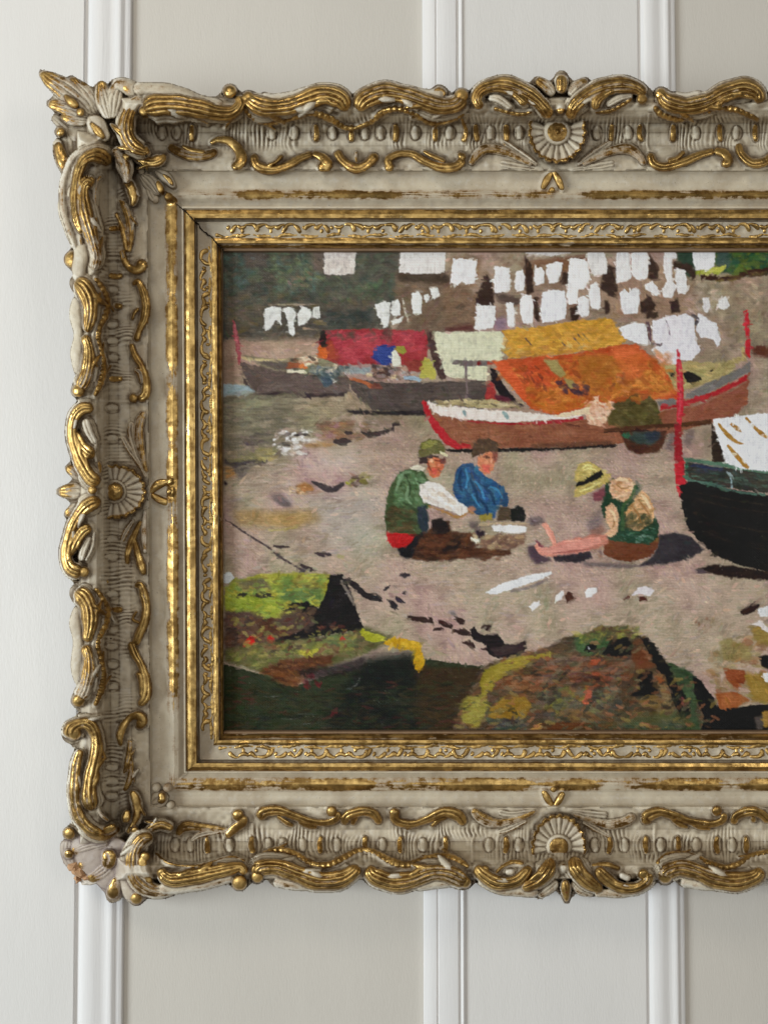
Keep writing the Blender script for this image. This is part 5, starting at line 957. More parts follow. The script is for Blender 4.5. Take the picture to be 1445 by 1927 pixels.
poly('4c3c2c', '938,955 960,955 962,980 935,982', 1, 8); poly('1c1c1a', '960,958 975,952 984,955 990,970 988,982 962,982', 0, 6); poly('908030', '900,970 925,966 928,978 905,982', 1, 10); poly('6a5c58', '886,980 905,985 900,1000 880,990', 2, 8); poly('ece8e4', '924,990 960,988 992,992 990,1002 975,1005 930,1000', 0, 6, 1, .5); line('b49c7c', '900,988,3 930,986,2 990,986,2'); poly('b8a080', '890,1005 925,1010 920,1025 895,1025', 1, 12)
line('e8e0c8', '886,1012,2 895,1018,3 905,1016,3'); line('e8e0c8', '914,1004,1 918,1015,2 919,1022,1'); poly('2c2028', '895,998 912,1000 914,1018 900,1015', 1, 6); poly('7c5c48', '905,1010 990,1005 985,1025 960,1035 905,1030', 2, 14); scatter('905,1010 985,1008 980,1030 915,1032', ['8a6a50', '6a4a3c', 'a08868', 'b89868', '5a4036'], 50, 6, 3, 0, 30, .7, 49); poly('54464c', '990,975 1020,972 1025,985 1000,990', 3, 8, .7); poly('4c3a44', '992,1030 1010,1026 1020,1045 1040,1055 1010,1062 996,1048', 2, 8)
# third figure
poly('6a3820', '1135,1024 1150,1012 1240,1010 1238,1030 1222,1048 1185,1058 1155,1052 1136,1044', 0, 8); poly('7c5a30', '1225,990 1238,1000 1240,1020 1228,1020', 1)
poly('24402c', '1140,905 1155,900 1160,915 1190,905 1200,915 1240,985 1238,1010 1222,1026 1150,1018 1138,1014 1148,1000 1130,960', 0, 10)
poly('d8a880', '1150,905 1165,897 1185,900 1196,915 1192,935 1172,945 1152,936 1146,922', 0, 14, 1, .35); poly('d0a070', '1205,922 1218,930 1228,950 1232,970 1226,985 1200,1000 1180,992 1178,965 1190,945', 0, 16, 1, .35); poly('d8a880', '1140,955 1150,946 1160,955 1166,975 1162,1000 1152,1012 1138,1008 1146,995 1138,975', 0, 14, 1, .35)
scatter('1145,900 1195,905 1190,935 1155,940', ['ecc8a8', 'c08858', 'e0b490', 'a87040'], 70, 5, 2, 0, 30, .6, 50); scatter('1180,930 1228,940 1228,990 1182,990', ['e4bc94', 'b07c48', 'd8aa78', '98703c', '8a7040'], 90, 6, 2, -20, 30, .6, 51); scatter('1178,968 1225,970 1225,1000 1175,995', ['4a4428', '6a5c38', '2c3820'], 50, 6, 3, -25, 20, .6, 52); scatter('1170,1005 1235,990 1225,1022 1170,1015', ['1e4a30', '3c6a50', '143020', '88a898'], 50, 6, 2, 10, 30, .6, 53); line('3c5a34', '1196,915,3 1186,938,3 1172,955,3 1172,1000,4', 10, .9); line('6a6a58', '1196,906,2 1205,918,3 1190,940,2', 8, .8)
poly('b8a254', '1082,890 1090,874 1105,868 1122,876 1140,892 1152,892 1142,908 1118,922 1095,934 1080,936 1084,915', 0, 14, 1, .35); scatter('1085,875 1140,880 1130,915 1084,932', ['ccb868', 'a08c48', 'c0a858', 'd8c880', '8c7c40'], 80, 5, 3, -20, 40, .6, 54); poly('181616', '1083,910 1100,904 1120,890 1132,884 1136,894 1120,904 1098,914 1084,917', 0, 4)
poly('7c4048', '1114,930 1136,918 1140,930 1130,944 1118,944', 1, 8); poly('6c5c60', '1100,985 1130,960 1135,990 1110,1010', 4, 8, .6); poly('d08070', '1032,1030 1060,1018 1085,1012 1110,1015 1112,1036 1090,1042 1050,1045 1036,1042', 1, 10, 1, .3); line('d88c78', '1022,985,5 1036,1005,5 1044,1028,5', 8, imp=.3); line('7c3c48', '1008,1018,2 1020,1030,3 1032,1046,2'); line('d88c78', '1008,1025,4 1020,1040,5 1050,1046,4'); poly('2c262c', '1040,1048 1110,1038 1115,1050 1090,1060 1044,1056', 1, 6); poly('e0684c', '1080,1016 1100,1014 1104,1026 1084,1030', 2, 8, .5); scatter('1110,1000 1135,1000 1132,1055 1112,1050', ['8a6858', 'a87c60', '6c5450', '9a7058'], 26, 6, 3, 50, 40, .6, 55)
poly('302b30', '1240,1008 1270,1002 1300,1010 1324,1035 1300,1050 1250,1062 1200,1066 1225,1050 1238,1030', 1, 6); poly('5a4c50', '1095,1058 1180,1062 1250,1062 1180,1070 1100,1066', 2, 8, .7)
# --- foreground litter on the sand
cloth('912,1116 940,1100 990,1084 1036,1076 1040,1080 1010,1094 960,1110 930,1120', 'e6e6e6'); line('6e6064', '960,1114,2 1000,1104,3 1030,1092,2', 8, .7); cloth('995,1142 1006,1132 1016,1132 1012,1142 1002,1150'); cloth('1044,1128 1056,1112 1062,1115 1056,1128 1048,1134'); poly('4a2818', '1062,1120 1070,1112 1078,1122 1080,1132 1066,1136'); cloth('1100,1115 1108,1106 1122,1106 1122,1114 1112,1124 1102,1126'); cloth('1188,1122 1200,1106 1215,1104 1232,1110 1224,1122 1204,1118', 'dcd2d4'); poly('4a1e14', '1198,1124 1214,1122 1218,1132 1204,1132'); poly('5a2c1c', '1172,1126 1184,1120 1184,1126 1174,1130')
for s in ('752,1082,3 762,1083,5 772,1082,2', '758,1118,2 766,1114,4', '744,1124,2 752,1130,5 764,1134,2', '738,1140,3 746,1146,4'): line('332c30', s, 6)
for s in ('766,1162,3 790,1166,5 815,1168,5', '826,1170,3 840,1176,5 852,1180,4', '815,1186,2 826,1184,3 836,1184,1', '858,1164,3 868,1170,6 874,1172,3', '853,1186,3 870,1190,6 885,1194,4', '908,1180,2 918,1182,6 926,1178,2', '870,1210,1 885,1212,5 892,1220,3', '905,1222,2 920,1223,3'): line('35231f', s, 6)
poly('1e181a', '885,1186 892,1178 898,1190 912,1196 938,1192 946,1206 950,1212 968,1214 990,1206 992,1220 978,1234 940,1240 920,1232 915,1215 890,1202', 0, 5, 1, .3); poly('3c2c2c', '920,1220 970,1212 990,1208 985,1228 930,1235', 1, 8, .8); blob('6a6668', 850, 1154, 8, 4, 0, 1, .6); line('8a8c60', '780,1190,.8 820,1225,1.2 845,1234,1.5', 8, .5)
scatter('1325,1250 1345,1205 1400,1200 1445,1190 1445,1320 1350,1320', ['a07848', '8a7a48', 'b08a60', '7c6834', 'a0907a', '8a4c28'], 130, 9, 5, 0, 40, .6, 56); poly('8a7a44', '1354,1206 1375,1204 1415,1220 1412,1245 1360,1240', 2, 14, .8); poly('8a7030', '1410,1180 1440,1175 1460,1200 1460,1215 1425,1212', 2, 12); poly('8a4220', '1360,1258 1400,1262 1405,1280 1385,1298 1368,1280', 1, 12); poly('9a5428', '1345,1305 1385,1302 1410,1318 1380,1335 1352,1335', 1, 12); poly('94742c', '1400,1270 1460,1265 1460,1325 1415,1320', 2, 12); poly('2c1812', '1392,1150 1415,1136 1430,1138 1420,1150 1405,1158 1392,1156'); cloth('1424,1146 1450,1140 1450,1160 1430,1162', 'dcdcdc'); cloth('1408,1176 1430,1168 1450,1185 1445,1192 1425,1178', 'd8ccc8'); poly('14100e', '1426,1236 1440,1232 1460,1240 1460,1262 1435,1256', 1); cloth('1435,1268 1460,1262 1460,1290 1440,1284', 'e4e4e4')
scatter('1300,1165 1360,1160 1360,1185 1310,1185', ['8a5c40', '5a3828', 'a08c60'], 12, 3, 2, 0, 60, .6, 57)
# --- rocks and weed, foreground left
poly('2c3320', '400,1245 470,1262 560,1290 620,1270 700,1245 800,1240 905,1255 925,1262 905,1300 880,1340 890,1400 400,1400', 0, 5); poly('382a18', '775,1255 910,1258 900,1300 868,1350 880,1400 780,1400', 2, 5); poly('181c17', '690,1240 780,1228 790,1390 600,1390 640,1300', 8, 4)
poly('9c9a34', '424,1108 450,1092 490,1080 560,1078 610,1080 625,1088 614,1140 580,1145 530,1170 480,1160 424,1150', 1, 16); scatter('440,1095 615,1085 605,1135 440,1145', ['8a9430', 'a8a83c', '6c8438', '5c7a3c', 'b4b444', '7c9040', '94802c'], 300, 9, 4, 0, 30, .7, 58); poly('547040', '530,1105 605,1100 608,1132 560,1140 520,1125', 4, 14, .8); poly('8c9c30', '424,1120 520,1120 540,1140 520,1162 470,1158 424,1148', 3, 16, .8); poly('5c4c40', '440,1095 500,1088 512,1110 460,1112', 3, 14, .75); scatter('555,1085 615,1082 610,1105 550,1105', ['6c5c24', '8a7c34', 'a09444'], 50, 6, 3, 0, 50, .6, 59)
for s in ('448,1120,2 458,1120,4 468,1119,1', '482,1120,3 495,1121,5 512,1120,2'): line('2c2824', s)
cloth('422,1080 434,1076 442,1088 432,1098 422,1098', 'd4dcdc')
poly('564036', '424,1150 470,1150 520,1165 580,1145 600,1180 560,1200 480,1235 424,1235', 2, 12); scatter('424,1155 560,1165 540,1200 430,1230', ['5c3a2c', '4a3a34', '6a4c3c', '6c4a30', '3e3430'], 190, 10, 3, -10, 15, .6, 60); poly('4c2c1c', '480,1165 560,1165 540,1190 490,1195', 3, 10, .7)
poly('1d1a1a', '622,1082 645,1080 660,1110 672,1150 685,1182 680,1192 660,1188 600,1198 560,1210 540,1222 510,1220 520,1205 560,1192 585,1175 575,1150 530,1150 550,1135 580,1132 600,1145 612,1120', 0, 5); line('8a7c70', '642,1092,2 655,1115,3 668,1140,2', 8, .8); poly('282224', '648,1086 670,1096 690,1115 718,1125 720,1134 690,1128 668,1112', 0, 6); line('282226', '732,1130,2 742,1140,6 748,1144,3'); blob('2c2528', 728, 1108, 8, 3, -35)
poly('504038', '534,1150 565,1148 580,1165 570,1185 540,1190 515,1180', 3, 8, .7); scatter('560,1145 600,1140 590,1185 560,1180', ['6a4c34', '8a6a44', '4a3830'], 30, 5, 3, 0, 50, .7, 61)
poly('c02018', '470,1197 486,1198 478,1212 462,1222 455,1222', 0, 12, 1, .4); poly('b82820', '504,1193 512,1196 518,1204 510,1212 505,1204', 0, 10)
poly('5c5a34', '424,1222 500,1210 600,1200 660,1190 690,1180 740,1200 720,1215 690,1230 620,1255 540,1290 480,1262 424,1245', 2, 14); scatter('430,1225 690,1190 720,1205 560,1270 450,1250', ['7a7838', '6a6440', '8a8c3c', '4a4430', '8c7c50', '5c6a34', '7a5c40'], 330, 9, 3, -5, 30, .6, 62); scatter('615,1195 660,1190 670,1215 620,1215', ['5c7040', '6c7c48', '44583c'], 30, 6, 3, 20, 40, .6, 63)
line('a8a030', '560,1226,3 580,1230,5 600,1222,3', 16); line('a4a428', '680,1186,4 695,1198,8 715,1202,7 728,1204,3', 18, imp=.4); blob('b03c30', 645, 1202, 5, 4); poly('c09010', '720,1212 735,1200 758,1202 785,1208 792,1216 800,1250 795,1262 782,1260 776,1238 780,1224 750,1222', 0, 16, 1, .4); scatter('725,1205 792,1208 800,1258 785,1258 778,1226 735,1218', ['c89c14', 'b08818', 'd8b030', '8c7420'], 50, 5, 3, 20, 50, .6, 64)
poly('5a3420', '490,1262 540,1240 630,1232 625,1250 570,1262 560,1295 540,1290', 2, 12); scatter('490,1260 620,1236 560,1292 530,1290', ['6c3c1c', '54301c', '7c4c28', '3c2418', '8a5c34'], 110, 8, 3, -8, 20, .6, 65); poly('241c1e', '560,1258 620,1255 690,1235 680,1260 590,1280 565,1275', 3, 6, .8); scatter('570,1272 600,1270 605,1300 570,1296', ['7a2024', '5a1c20', '3c1a1c'], 16, 5, 3, 40, 40, .7, 66); blob('6a2020', 630, 1340, 6, 5, 0, 1, .8); line('7c7c78', '655,1298,1 670,1290,1.5 678,1275,1', 8, .5)
scatter('425,1300 900,1290 880,1375 425,1375', ['232c1c', '323824', '3c2c1a', '1e2018', '2c3222', '281e18', '3a3420'], 420, 12, 2.5, 0, 8, .4, 67, 1)
for a_, b_ in ((545, 1353), (580, 1362), (575, 1344), (510, 1311)): line('6c7068', '%g,%g,.7 %g,%g,.9 %g,%g,.6' % (a_ - 15, b_, a_, b_ + .5, a_ + 16, b_), 12, .6)
# --- big mossy rock, foreground right
RK = '905,1262 925,1245 960,1238 1000,1228 1040,1215 1060,1200 1100,1195 1130,1178 1170,1180 1210,1200 1240,1235 1270,1260 1310,1285 1345,1320 1350,1400 860,1400 862,1330 880,1310'
poly('4e3c28', RK, 1, 14)
scatter(RK, ['5a3c28', '6a4c34', '4a4a34', '5c5440', '3c3424', '7a5a38', '6c5c50', '5a5a44', '6a3a20', '4a3a34'], 900, 10, 4, -8, 30, .6, 68)
poly('8a7a20', '910,1262 950,1242 1000,1232 1045,1228 1000,1248 950,1262 925,1300 908,1310 902,1285', 1, 16); poly('98842c', '960,1238 1030,1230 985,1255 940,1275 915,1300 905,1290', 2, 14, .8); poly('8a8030', '862,1330 880,1310 915,1308 920,1330 900,1370 872,1362', 2, 16); poly('8c6a20', '922,1335 945,1312 985,1308 1000,1325 990,1350 930,1355 918,1348', 1, 12); scatter('935,1280 1040,1262 1035,1300 940,1295', ['6c3c1c', '8a5430', '5c3018', 'a07048', '7c5c48'], 110, 12, 3, -6, 12, .65, 69)
scatter('1000,1240 1180,1235 1190,1280 1010,1290', ['6a3820', '7c4c30', '8a6a58', '5a3c34', '74604c', '4c3c3c', '8a4a2c'], 190, 10, 3, -4, 20, .6, 70); scatter('1020,1300 1160,1290 1170,1340 1030,1345', ['545440', '6a6848', '3c3e38', '5c5c50', '7c7c30', '302c2c', '8a5c38'], 200, 8, 4, 0, 40, .6, 71); scatter('1050,1340 1250,1340 1240,1378 1060,1378', ['6a4424', '5c3a1c', '4c4c38', '7a5a34', '3c4438', '8a6030'], 160, 12, 4, -3, 20, .6, 72)
poly('3e5a34', '1080,1205 1110,1192 1145,1200 1150,1220 1110,1235 1085,1225', 2, 14); scatter('1085,1195 1200,1175 1200,1200 1090,1210', ['5c6a34', '7a8030', '4c5a30', '6a5c34', 'a8a838'], 80, 5, 3, -5, 40, .6, 73); poly('12110f', '1130,1235 1150,1205 1180,1198 1190,1215 1188,1232 1160,1236', 1, 5); blob('0c0c0e', 1111, 1220, 12, 8, -20, imp=.9); blob('c8ccd0', 1108, 1220, 3, 1.2, 40)
poly('100f0d', '1205,1200 1225,1205 1245,1235 1265,1265 1278,1300 1290,1320 1300,1345 1285,1352 1270,1330 1258,1295 1240,1262 1222,1232', 0, 4); poly('12110f', '1198,1275 1212,1262 1228,1265 1228,1290 1240,1305 1215,1312 1185,1310 1205,1295', 1, 5); poly('0e0c0c', '1275,1300 1290,1298 1298,1315 1290,1335 1275,1325', 1, 4); poly('7a3c3c', '1282,1310 1288,1315 1286,1330 1281,1322', 1); poly('6a3a20', '1188,1220 1215,1225 1230,1255 1200,1262 1188,1240', 2, 12); poly('b07a5c', '1218,1230 1226,1240 1220,1244', 1, 8, .7); poly('7a6440', '1232,1272 1250,1270 1258,1300 1268,1340 1262,1360 1230,1350 1245,1310', 2, 14); poly('8a4a24', '1230,1272 1250,1272 1250,1290 1236,1285', 2, 10); poly('7a6034', '1205,1312 1235,1308 1245,1322 1235,1335 1208,1326', 2, 10); poly('34462c', '1255,1245 1300,1265 1315,1300 1310,1340 1325,1395 1270,1395 1300,1340 1285,1300', 2, 12); scatter('1258,1250 1300,1270 1310,1330 1280,1290', ['3c5234', '4c5a34', '2c3c28'], 60, 6, 4, 40, 40, .6, 74)
poly('c8583c', '1094,1320 1105,1298 1114,1296 1112,1320 1100,1328', 1, 14, .8); poly('c04c2c', '1112,1242 1130,1242 1122,1252 1108,1250', 1, 10, .8); scatter('1100,1270 1150,1270 1150,1292 1105,1295', ['a04828', '2c1c18', '5c3424', '201a18'], 40, 5, 3, 0, 50, .7, 75); scatter('920,1355 990,1350 985,1380 925,1380', ['2c2c34', '3c4044', '50684c', '6a6050', '24262c'], 50, 8, 4, 10, 30, .7, 76); poly('b88444', '1000,1370 1018,1362 1020,1385 995,1385', 1, 10); poly('5a3014', '1020,1362 1060,1358 1120,1362 1125,1388 1020,1388', 1, 10); poly('3c5038', '935,1370 985,1366 985,1382 940,1382', 3, 10, .7)
poly('45502f', '1180,1345 1290,1340 1320,1395 1180,1395', 5, 12, .7); poly('0d0c0b', '1302,1272 1320,1282 1345,1320 1356,1335 1400,1330 1440,1326 1520,1330 1520,1400 1312,1400 1325,1350 1308,1310', 0, 3); poly('96702c', '1432,1340 1460,1335 1460,1370 1436,1368', 1, 10); poly('7a6c64', '1418,1350 1434,1345 1436,1375 1424,1376', 2, 8, .6)
scatter('1100,1385 1300,1385 1300,1360 1100,1360', ['2c4038', '4a4a30', '5c4c24', '344a34'], 50, 9, 4, 0, 30, .5, 77)
# every patch is gone over with short strokes that drag its colour a little past its edge
def brushwork(n, seed, L_, W_, jit, reg=None, a=.85, warmth=0):
    g = np.random.default_rng(seed); x0, y0, x1, y1 = reg or (0, 0, PW, PH)
    xs_ = g.uniform(x0, x1 - 1, n); ys_ = g.uniform(y0, y1 - 1, n); ang = (bil(NG, xs_, ys_) - .5) * 2.4 + (bil(NC, xs_, ys_) - .5) * 1.6 + g.normal(0, .25, n)
    src = C.copy(); K = int(L_ * 1.5) + 2; gy, gx = np.mgrid[-K:K + 1, -K:K + 1].astype(float)
    for x, y, an in zip(xs_, ys_, ang):
        xi, yi = int(x), int(y)
        if xi - K < 0 or yi - K < 0 or xi + K + 1 > PW or yi + K + 1 > PH: continue
        co, si = math.cos(an), math.sin(an); f = g.uniform(.6, 1.4); l_ = L_ * f; w_ = W_ * g.uniform(.7, 1.3)
        u = (gx * co + gy * si) / l_; v = (-gx * si + gy * co) / w_; m = np.clip(2.6 - 2.2 * (u * u + v * v), 0, 1) * (.78 + .22 * np.sin(v * 9 + x))
        if not m.any(): continue
        c = src[yi, xi] * (1 + g.normal(0, jit)) + g.normal(0, jit * 60, 3) * np.array([1, .7, .9])
        sl = (slice(yi - K, yi + K + 1), slice(xi - K, xi + K + 1)); m = np.clip(m, 0, 1) * a
        C[sl] += (c - C[sl]) * m[..., None]; IMP[sl] = np.maximum(IMP[sl], m * .35 * (c.mean() > 60) + .0)
for s_ in ('1300,935,1.2 1350,950,1.5 1420,962,1.5 1510,970,1', '1305,965,1 1360,985,1.5 1430,1000,1.5 1510,1008,1', '1325,1000,1 1380,1022,1.4 1450,1036,1.4 1510,1040,1', '1300,925,1 1400,945,1.2 1510,958,1'): line('332a22', s_, 10, .7, soft=0)
scatter('1290,930 1500,950 1500,1070 1400,1060 1310,1000', ['1c1814', '0e0d0b', '241e18', '1a2020'], 120, 12, 2, 14, 8, .6, 88)
C0 = C.copy(); lum0 = C0.mean(-1)
brushwork(9000, 1, 7, 2.6, .07)
keep = np.clip((lum0 - 195) / 20, 0, 1)[..., None]; C[:] = C * (1 - keep) + (C * .35 + C0 * .65) * keep
fig = (290, 350, 850, 620); fm = np.zeros((PH, PW, 1)); fm[fig[1]:fig[3], fig[0]:fig[2]] = 1; fm = np.stack([boxf(fm[..., 0], 14)] * 3, -1)
C[:] = C * (1 - fm) + C0 * fm
brushwork(9000, 2, 3.4, 1.3, .08, fig, .7)
brushwork(16000, 3, 3.2, 1.2, .085, None, .6)
# finer drawing on the three figures
for s_ in ('752,900,2 762,890,3 775,888,2', '745,925,2 752,905,3 760,898,2', '770,915,2 765,935,3 775,950,2', '782,900,2 790,915,2'): line('7c9c74', s_, 12, .7)
for s_ in ('785,905,1.5 800,918,2 812,925,1.5', '764,895,1.5 772,915,2 770,935,1.5', '742,965,2 760,975,3 785,980,2', '758,945,2 775,955,3 788,965,2'): line('2c3a22', s_, 8, .7)
for s_ in ('800,918,1.5 825,932,2 850,945,1.5', '806,935,1.5 830,948,2 846,956,1', '835,925,1 838,940,2 832,950,1'): line('b49c84', s_, 8, .65)
for s_ in ('812,912,2 830,920,3 842,932,2', '852,950,2 866,952,3 876,956,2'): line('f4f0ea', s_, 4, .8, .6)
for s_ in ('868,885,2 864,905,3 870,925,2', '884,900,2 895,925,3 900,945,2', '910,915,2 925,930,3 930,950,2', '902,940,2 915,955,3 918,970,2'): line('17304e', s_, 10, .7)
for s_ in ('876,882,2 880,900,2 876,920,2', '892,905,2 905,920,2 912,940,2', '922,915,2 938,925,2 946,940,1', '888,930,2 896,945,2 905,955,1'): line('3a86b4', s_, 14, .75)
for s_ in ('818,866,1.2 826,868,1.6 832,866,1', '806,870,1 808,880,1.5 812,886,1', '824,884,1 830,888,1.2'): line('6a2c22', s_, 6, .75)
blob('e09070', 826, 876, 3, 3, 0, 1, .8); blob('b84030', 816, 888, 4, 3, 0, 1, .7); blob('e8b088', 812, 868, 3, 2, 0, 0, .8); blob('8a4838', 836, 870, 2, 3, 0, 1, .6)
for s_ in ('908,862,1 914,860,1.6 920,862,1', '926,862,1 930,861,1.4 933,863,.8', '914,859,.6 918,858,.8'): line('6a3428', s_, 6, .8)
blob('e8a078', 916, 870, 4, 3, 0, 1, .8); blob('d85a48', 910, 878, 4, 3, 0, 1, .7); blob('e8b090', 925, 869, 2, 3, 0, 0, .7)
for s_ in ('1098,885,1 1110,882,2 1122,886,1', '1090,925,1 1108,920,2 1130,908,1', '1095,882,1 1105,876,2 1115,878,1'): line('dcd488', s_, 12, .8)
for s_ in ('1160,912,1 1172,920,2 1186,916,1', '1200,940,1 1212,955,2 1222,970,1', '1150,965,1 1156,980,2 1152,996,1', '1188,952,1 1200,968,2 1206,984,1'): line('9c6430', s_, 12, .7)
for s_ in ('1158,904,2 1170,902,3 1182,906,2', '1205,930,2 1216,942,3 1224,958,2', '1146,958,2 1154,968,3 1158,982,2'): line('f0d0a8', s_, 10, .75, .5)
for s_ in ('1012,1030,1 1030,1036,2 1050,1038,1', '1026,992,1 1034,1008,2 1042,1022,1', '1062,1020,1 1085,1018,2 1104,1020,1'): line('f0a890', s_, 8, .8, .4)
blob('b04a3c', 921, 882, 3, 1.5, 0, 0, .7); poly('b86a58', '1096,1012 1118,1004 1142,1008 1146,1022 1120,1034 1098,1034', 1, 10, .85); poly('8a5a4c', '1108,1000 1132,988 1142,1000 1122,1012', 2, 8, .6); line('d89080', '1018,1034,4 1050,1036,7 1090,1026,9 1130,1016,7', 10, .8, .3); line('9a4c44', '1040,1042,1 1075,1038,2 1110,1034,1', 8, .7); blob('c07a58', 888, 958, 8, 5, 10, 1, .8); blob('b86a48', 928, 872, 2, 3)
scatter('930,700 1080,680 1260,690 1280,745 1100,765 1010,765 965,730', ['9c4a18', 'c87a2c', 'b8501c', 'a86a20', 'd08838', '8a4018', 'c04c20'], 260, 8, 3, 10, 60, .7, 90); scatter('950,625 1160,604 1170,650 960,672', ['b8862c', 'd8a83c', 'a87424', 'cc9428', 'c08c40'], 120, 7, 2, -5, 30, .7, 91)
poly('c8481f', '928,682 955,680 972,706 992,745 986,754 958,722 940,700', 1, 16, .75); poly('cc4c28', '990,678 1020,676 1042,702 1036,724 1008,728 992,704', 3, 16, .6); poly('d0602c', '1150,655 1200,655 1220,676 1206,712 1178,714 1160,684', 3, 16, .6); poly('9a5c1c', '1085,675 1150,672 1165,700 1130,738 1095,720', 4, 14, .5)
scatter('985,690 1030,690 1030,735 985,725', ['6a2c20', '8a3c20', '742818'], 14, 6, 2, 60, 30, .7, 92); poly('9a8a50', '1022,676 1048,680 1066,705 1055,712 1040,700', 1, 14); poly('9a8a50', '1060,712 1078,716 1086,730 1070,730', 1, 14); scatter('1050,715 1105,722 1105,745 1060,742', ['3a2434', '4c3034', '2c2428'], 16, 6, 3, 30, 40, .8, 93)
scatter('424,745 560,745 620,800 540,880 424,900', ['6e6654', '7a705a', '5c5648', '857a64', '746c50', '8c8068'], 300, 12, 2, -3, 10, .5, 89)
scatter('416,468 740,468 740,640 416,640', ['5a4c40', '4a4238', '66584a', '3c3a34', '54503c'], 330, 9, 3, 15, 70, .45, 94)
scatter('424,1255 470,1270 560,1300 880,1270 880,1380 424,1380', ['2a3820', '3a2c1a', '1c2018', '33301c', '46341e', '222a26', '5a2424'], 330, 10, 2, 0, 20, .5, 95)
scatter(RK, ['7c4c30', '3c3424', '8a7438', '5c4030', '2c2a24', '6c6448', '9a6040', '484c34'], 420, 7, 2.5, -10, 40, .7, 96)
scatter('424,1100 610,1085 600,1140 520,1165 424,1150', ['6c8034', 'c0c048', '5c5030', '88a044', 'a89430'], 120, 6, 2, 0, 40, .7, 97); scatter('430,1160 600,1165 690,1190 640,1225 470,1240', ['3c302c', '7a4c34', '8c8438', '5a2c24', '6c7040', 'a09048'], 160, 6, 2.5, -10, 50, .7, 98)
Cb = C.copy()
scatter('430,770 1240,1060 1340,1260 1000,1200 620,1070 430,1060', ['b4a294', '8c7a6c', 'a8907c', '9a8890', 'c0ac98', '80705f', 'a89c98'], 900, 9, 2, -4, 14, .42, 99)
sm_ = boxf(np.clip(1 - np.abs(lum0 - 138) / 30, 0, 1) * np.clip(1 - np.abs(C0[..., 0] - C0[..., 2] - 28) / 26, 0, 1), 2)[..., None]; sm_ = np.clip(sm_ * 1.8, 0, 1)
C[:] = C * sm_ + Cb * (1 - sm_); C *= 1 + sm_ * np.array([.075, .055, .035])
kp = np.clip((lum0 - 180) / 20, 0, 1)[..., None]; C[:] = C * (1 - kp) + (C * .2 + C0 * .8) * kp
vf = vnoise(PH, PW, 16, 210, 3.2) + vnoise(PH, PW, 7, 211, 4.5) - 1; C -= kp * (np.clip(vf, 0, .5) * 34)[..., None] * np.array([1, .98, .9])
mx_ = boxf(C[..., 0], 1), boxf(C[..., 1], 1), boxf(C[..., 2], 1); C += (C - np.stack(mx_, -1)) * .7
gm = C.mean(-1, keepdims=True); C[:] = gm + (C - gm) * .90
# sand grain, warm and pink drift
g0 = ((NF - .5) * 16 + (NI - .5) * 9)[..., None]; C[:] = np.clip(C + g0 * .55, 4, 250)
lum = C.mean(-1); sand = np.clip(1 - np.abs(lum - 140) / 40, 0, 1) * np.clip(1 - np.abs(C[..., 0] - C[..., 2] - 30) / 30, 0, 1)
C += (sand * (NG - .5) * 40)[..., None] * np.array([.6, -.2, .5]) + (sand * (NC - .5) * 22)[..., None]
sp = np.random.default_rng(9).random((PH, PW)); C += ((sp > .9975) * 55)[..., None] * (lum < 200)[..., None] * np.clip(NI * 2 - .6, 0, 1)[..., None]
C += ((NJ[0] - .5) * 14 + (NH - .5) * 12)[..., None] * np.clip(lum / 120, .3, 1)[..., None]
C = np.where(C > 205, 205 + (C - 205) * .62, C); C = np.clip(C, 3, 238)
LINC = np.where(C / 255 <= .04045, C / 255 / 12.92, ((C / 255 + .055) / 1.055) ** 2.4); LINC = np.maximum(LINC - .007, .002) * PAINT_GAIN
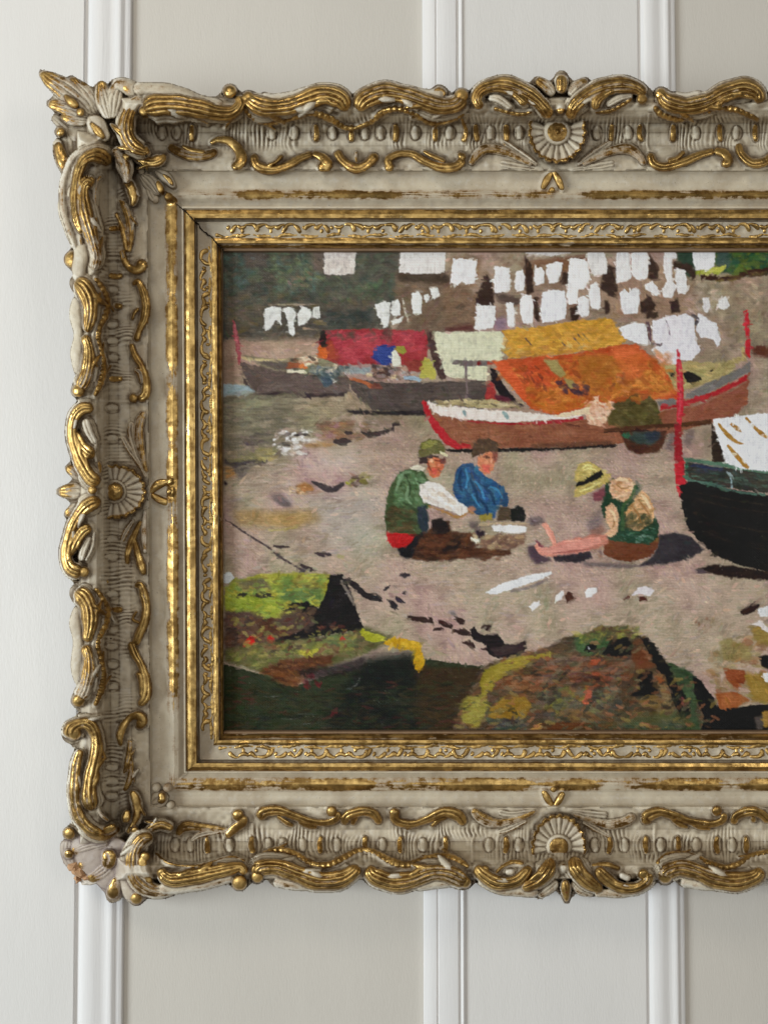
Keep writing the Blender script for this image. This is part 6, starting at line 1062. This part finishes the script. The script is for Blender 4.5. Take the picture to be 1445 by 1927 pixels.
def canvas_mat():
    k = N('oil_paint_on_canvas'); P = k.pos(); c = k.attr('paint')
    sep = k.new('ShaderNodeSeparateXYZ'); k.l(P, sep.inputs[0]); per = 3.1 * U
    wob = k.math('MULTIPLY', k.noise(25, 2, .5, P), .9)
    fx = k.math('MULTIPLY', sep.outputs[0], 2 * math.pi / per); fz = k.math('MULTIPLY', sep.outputs[2], 2 * math.pi / per)
    fx = k.math('ADD', fx, k.math('MULTIPLY', wob, 6)); fz = k.math('ADD', fz, k.math('MULTIPLY', k.noise(40, 2, .5, P), 5))
    sx = k.math('SINE', fx); sz = k.math('SINE', fz)
    wv = k.math('MULTIPLY', sx, sz); wv = k.math('ADD', k.math('MULTIPLY', wv, .8), k.math('MULTIPLY', sz, .3))
    h = k.math('ADD', k.math('MULTIPLY', wv, .75), k.math('MULTIPLY', k.noise(1500, 3, .6, P), .9))
    k.bump(h, 1.0, .00050)
    th = k.ramp(k.math('ADD', wv, k.math('MULTIPLY', k.math('SUBTRACT', k.noise(1200, 2, .5, P), .5), 1.6)), -1.0, 1.1, .80, 1.17)
    cc = k.new('ShaderNodeVectorMath'); cc.operation = 'SCALE'; k.l(c.outputs['Color'], cc.inputs[0]); k.l(th, cc.inputs['Scale']); k.l(cc.outputs[0], k.b.inputs['Base Color'])
    rg = k.ramp(k.noise(18, 4, .6, P), .35, .65, .30, .52); k.l(rg, k.b.inputs['Roughness']); k.b.inputs['Specular IOR Level'].default_value = .26
    return k.m
XR0, XR1 = 416.0, 2 * CX - 416.0; Y0, Y1 = 466.0, 1384.0
xs = np.concatenate([np.arange(XR0, 1500, 1.5), np.arange(1500, XR1 + 4, 6.0)]); ys = np.arange(Y0, Y1 + 1, 1.5)
X, Y = np.meshgrid(xs, ys); SX = np.where(X > 1500, 3000 - X, X) - PX0; SY = Y - PY0
colr = np.stack([bil(LINC[..., i], SX, SY) for i in range(3)], -1).reshape(-1, 3)
hgt = bil(IMP, SX, SY) * 1.3 + (bil(NE, SX, SY) - .5) * .5
Vc = fpt(X, Y, 13.0, hgt)
painting = mesh('oil_painting', Vc.reshape(-1, 3), grid_faces(len(ys), len(xs))[:, ::-1] if False else grid_faces(len(ys), len(xs)), canvas_mat(), None, {'paint': colr}, smooth=True,
     label='oil painting of beached boats and three people seated on sand, inside the gilded frame', category='painting')
painting.location = frame.location; painting.rotation_euler = frame.rotation_euler
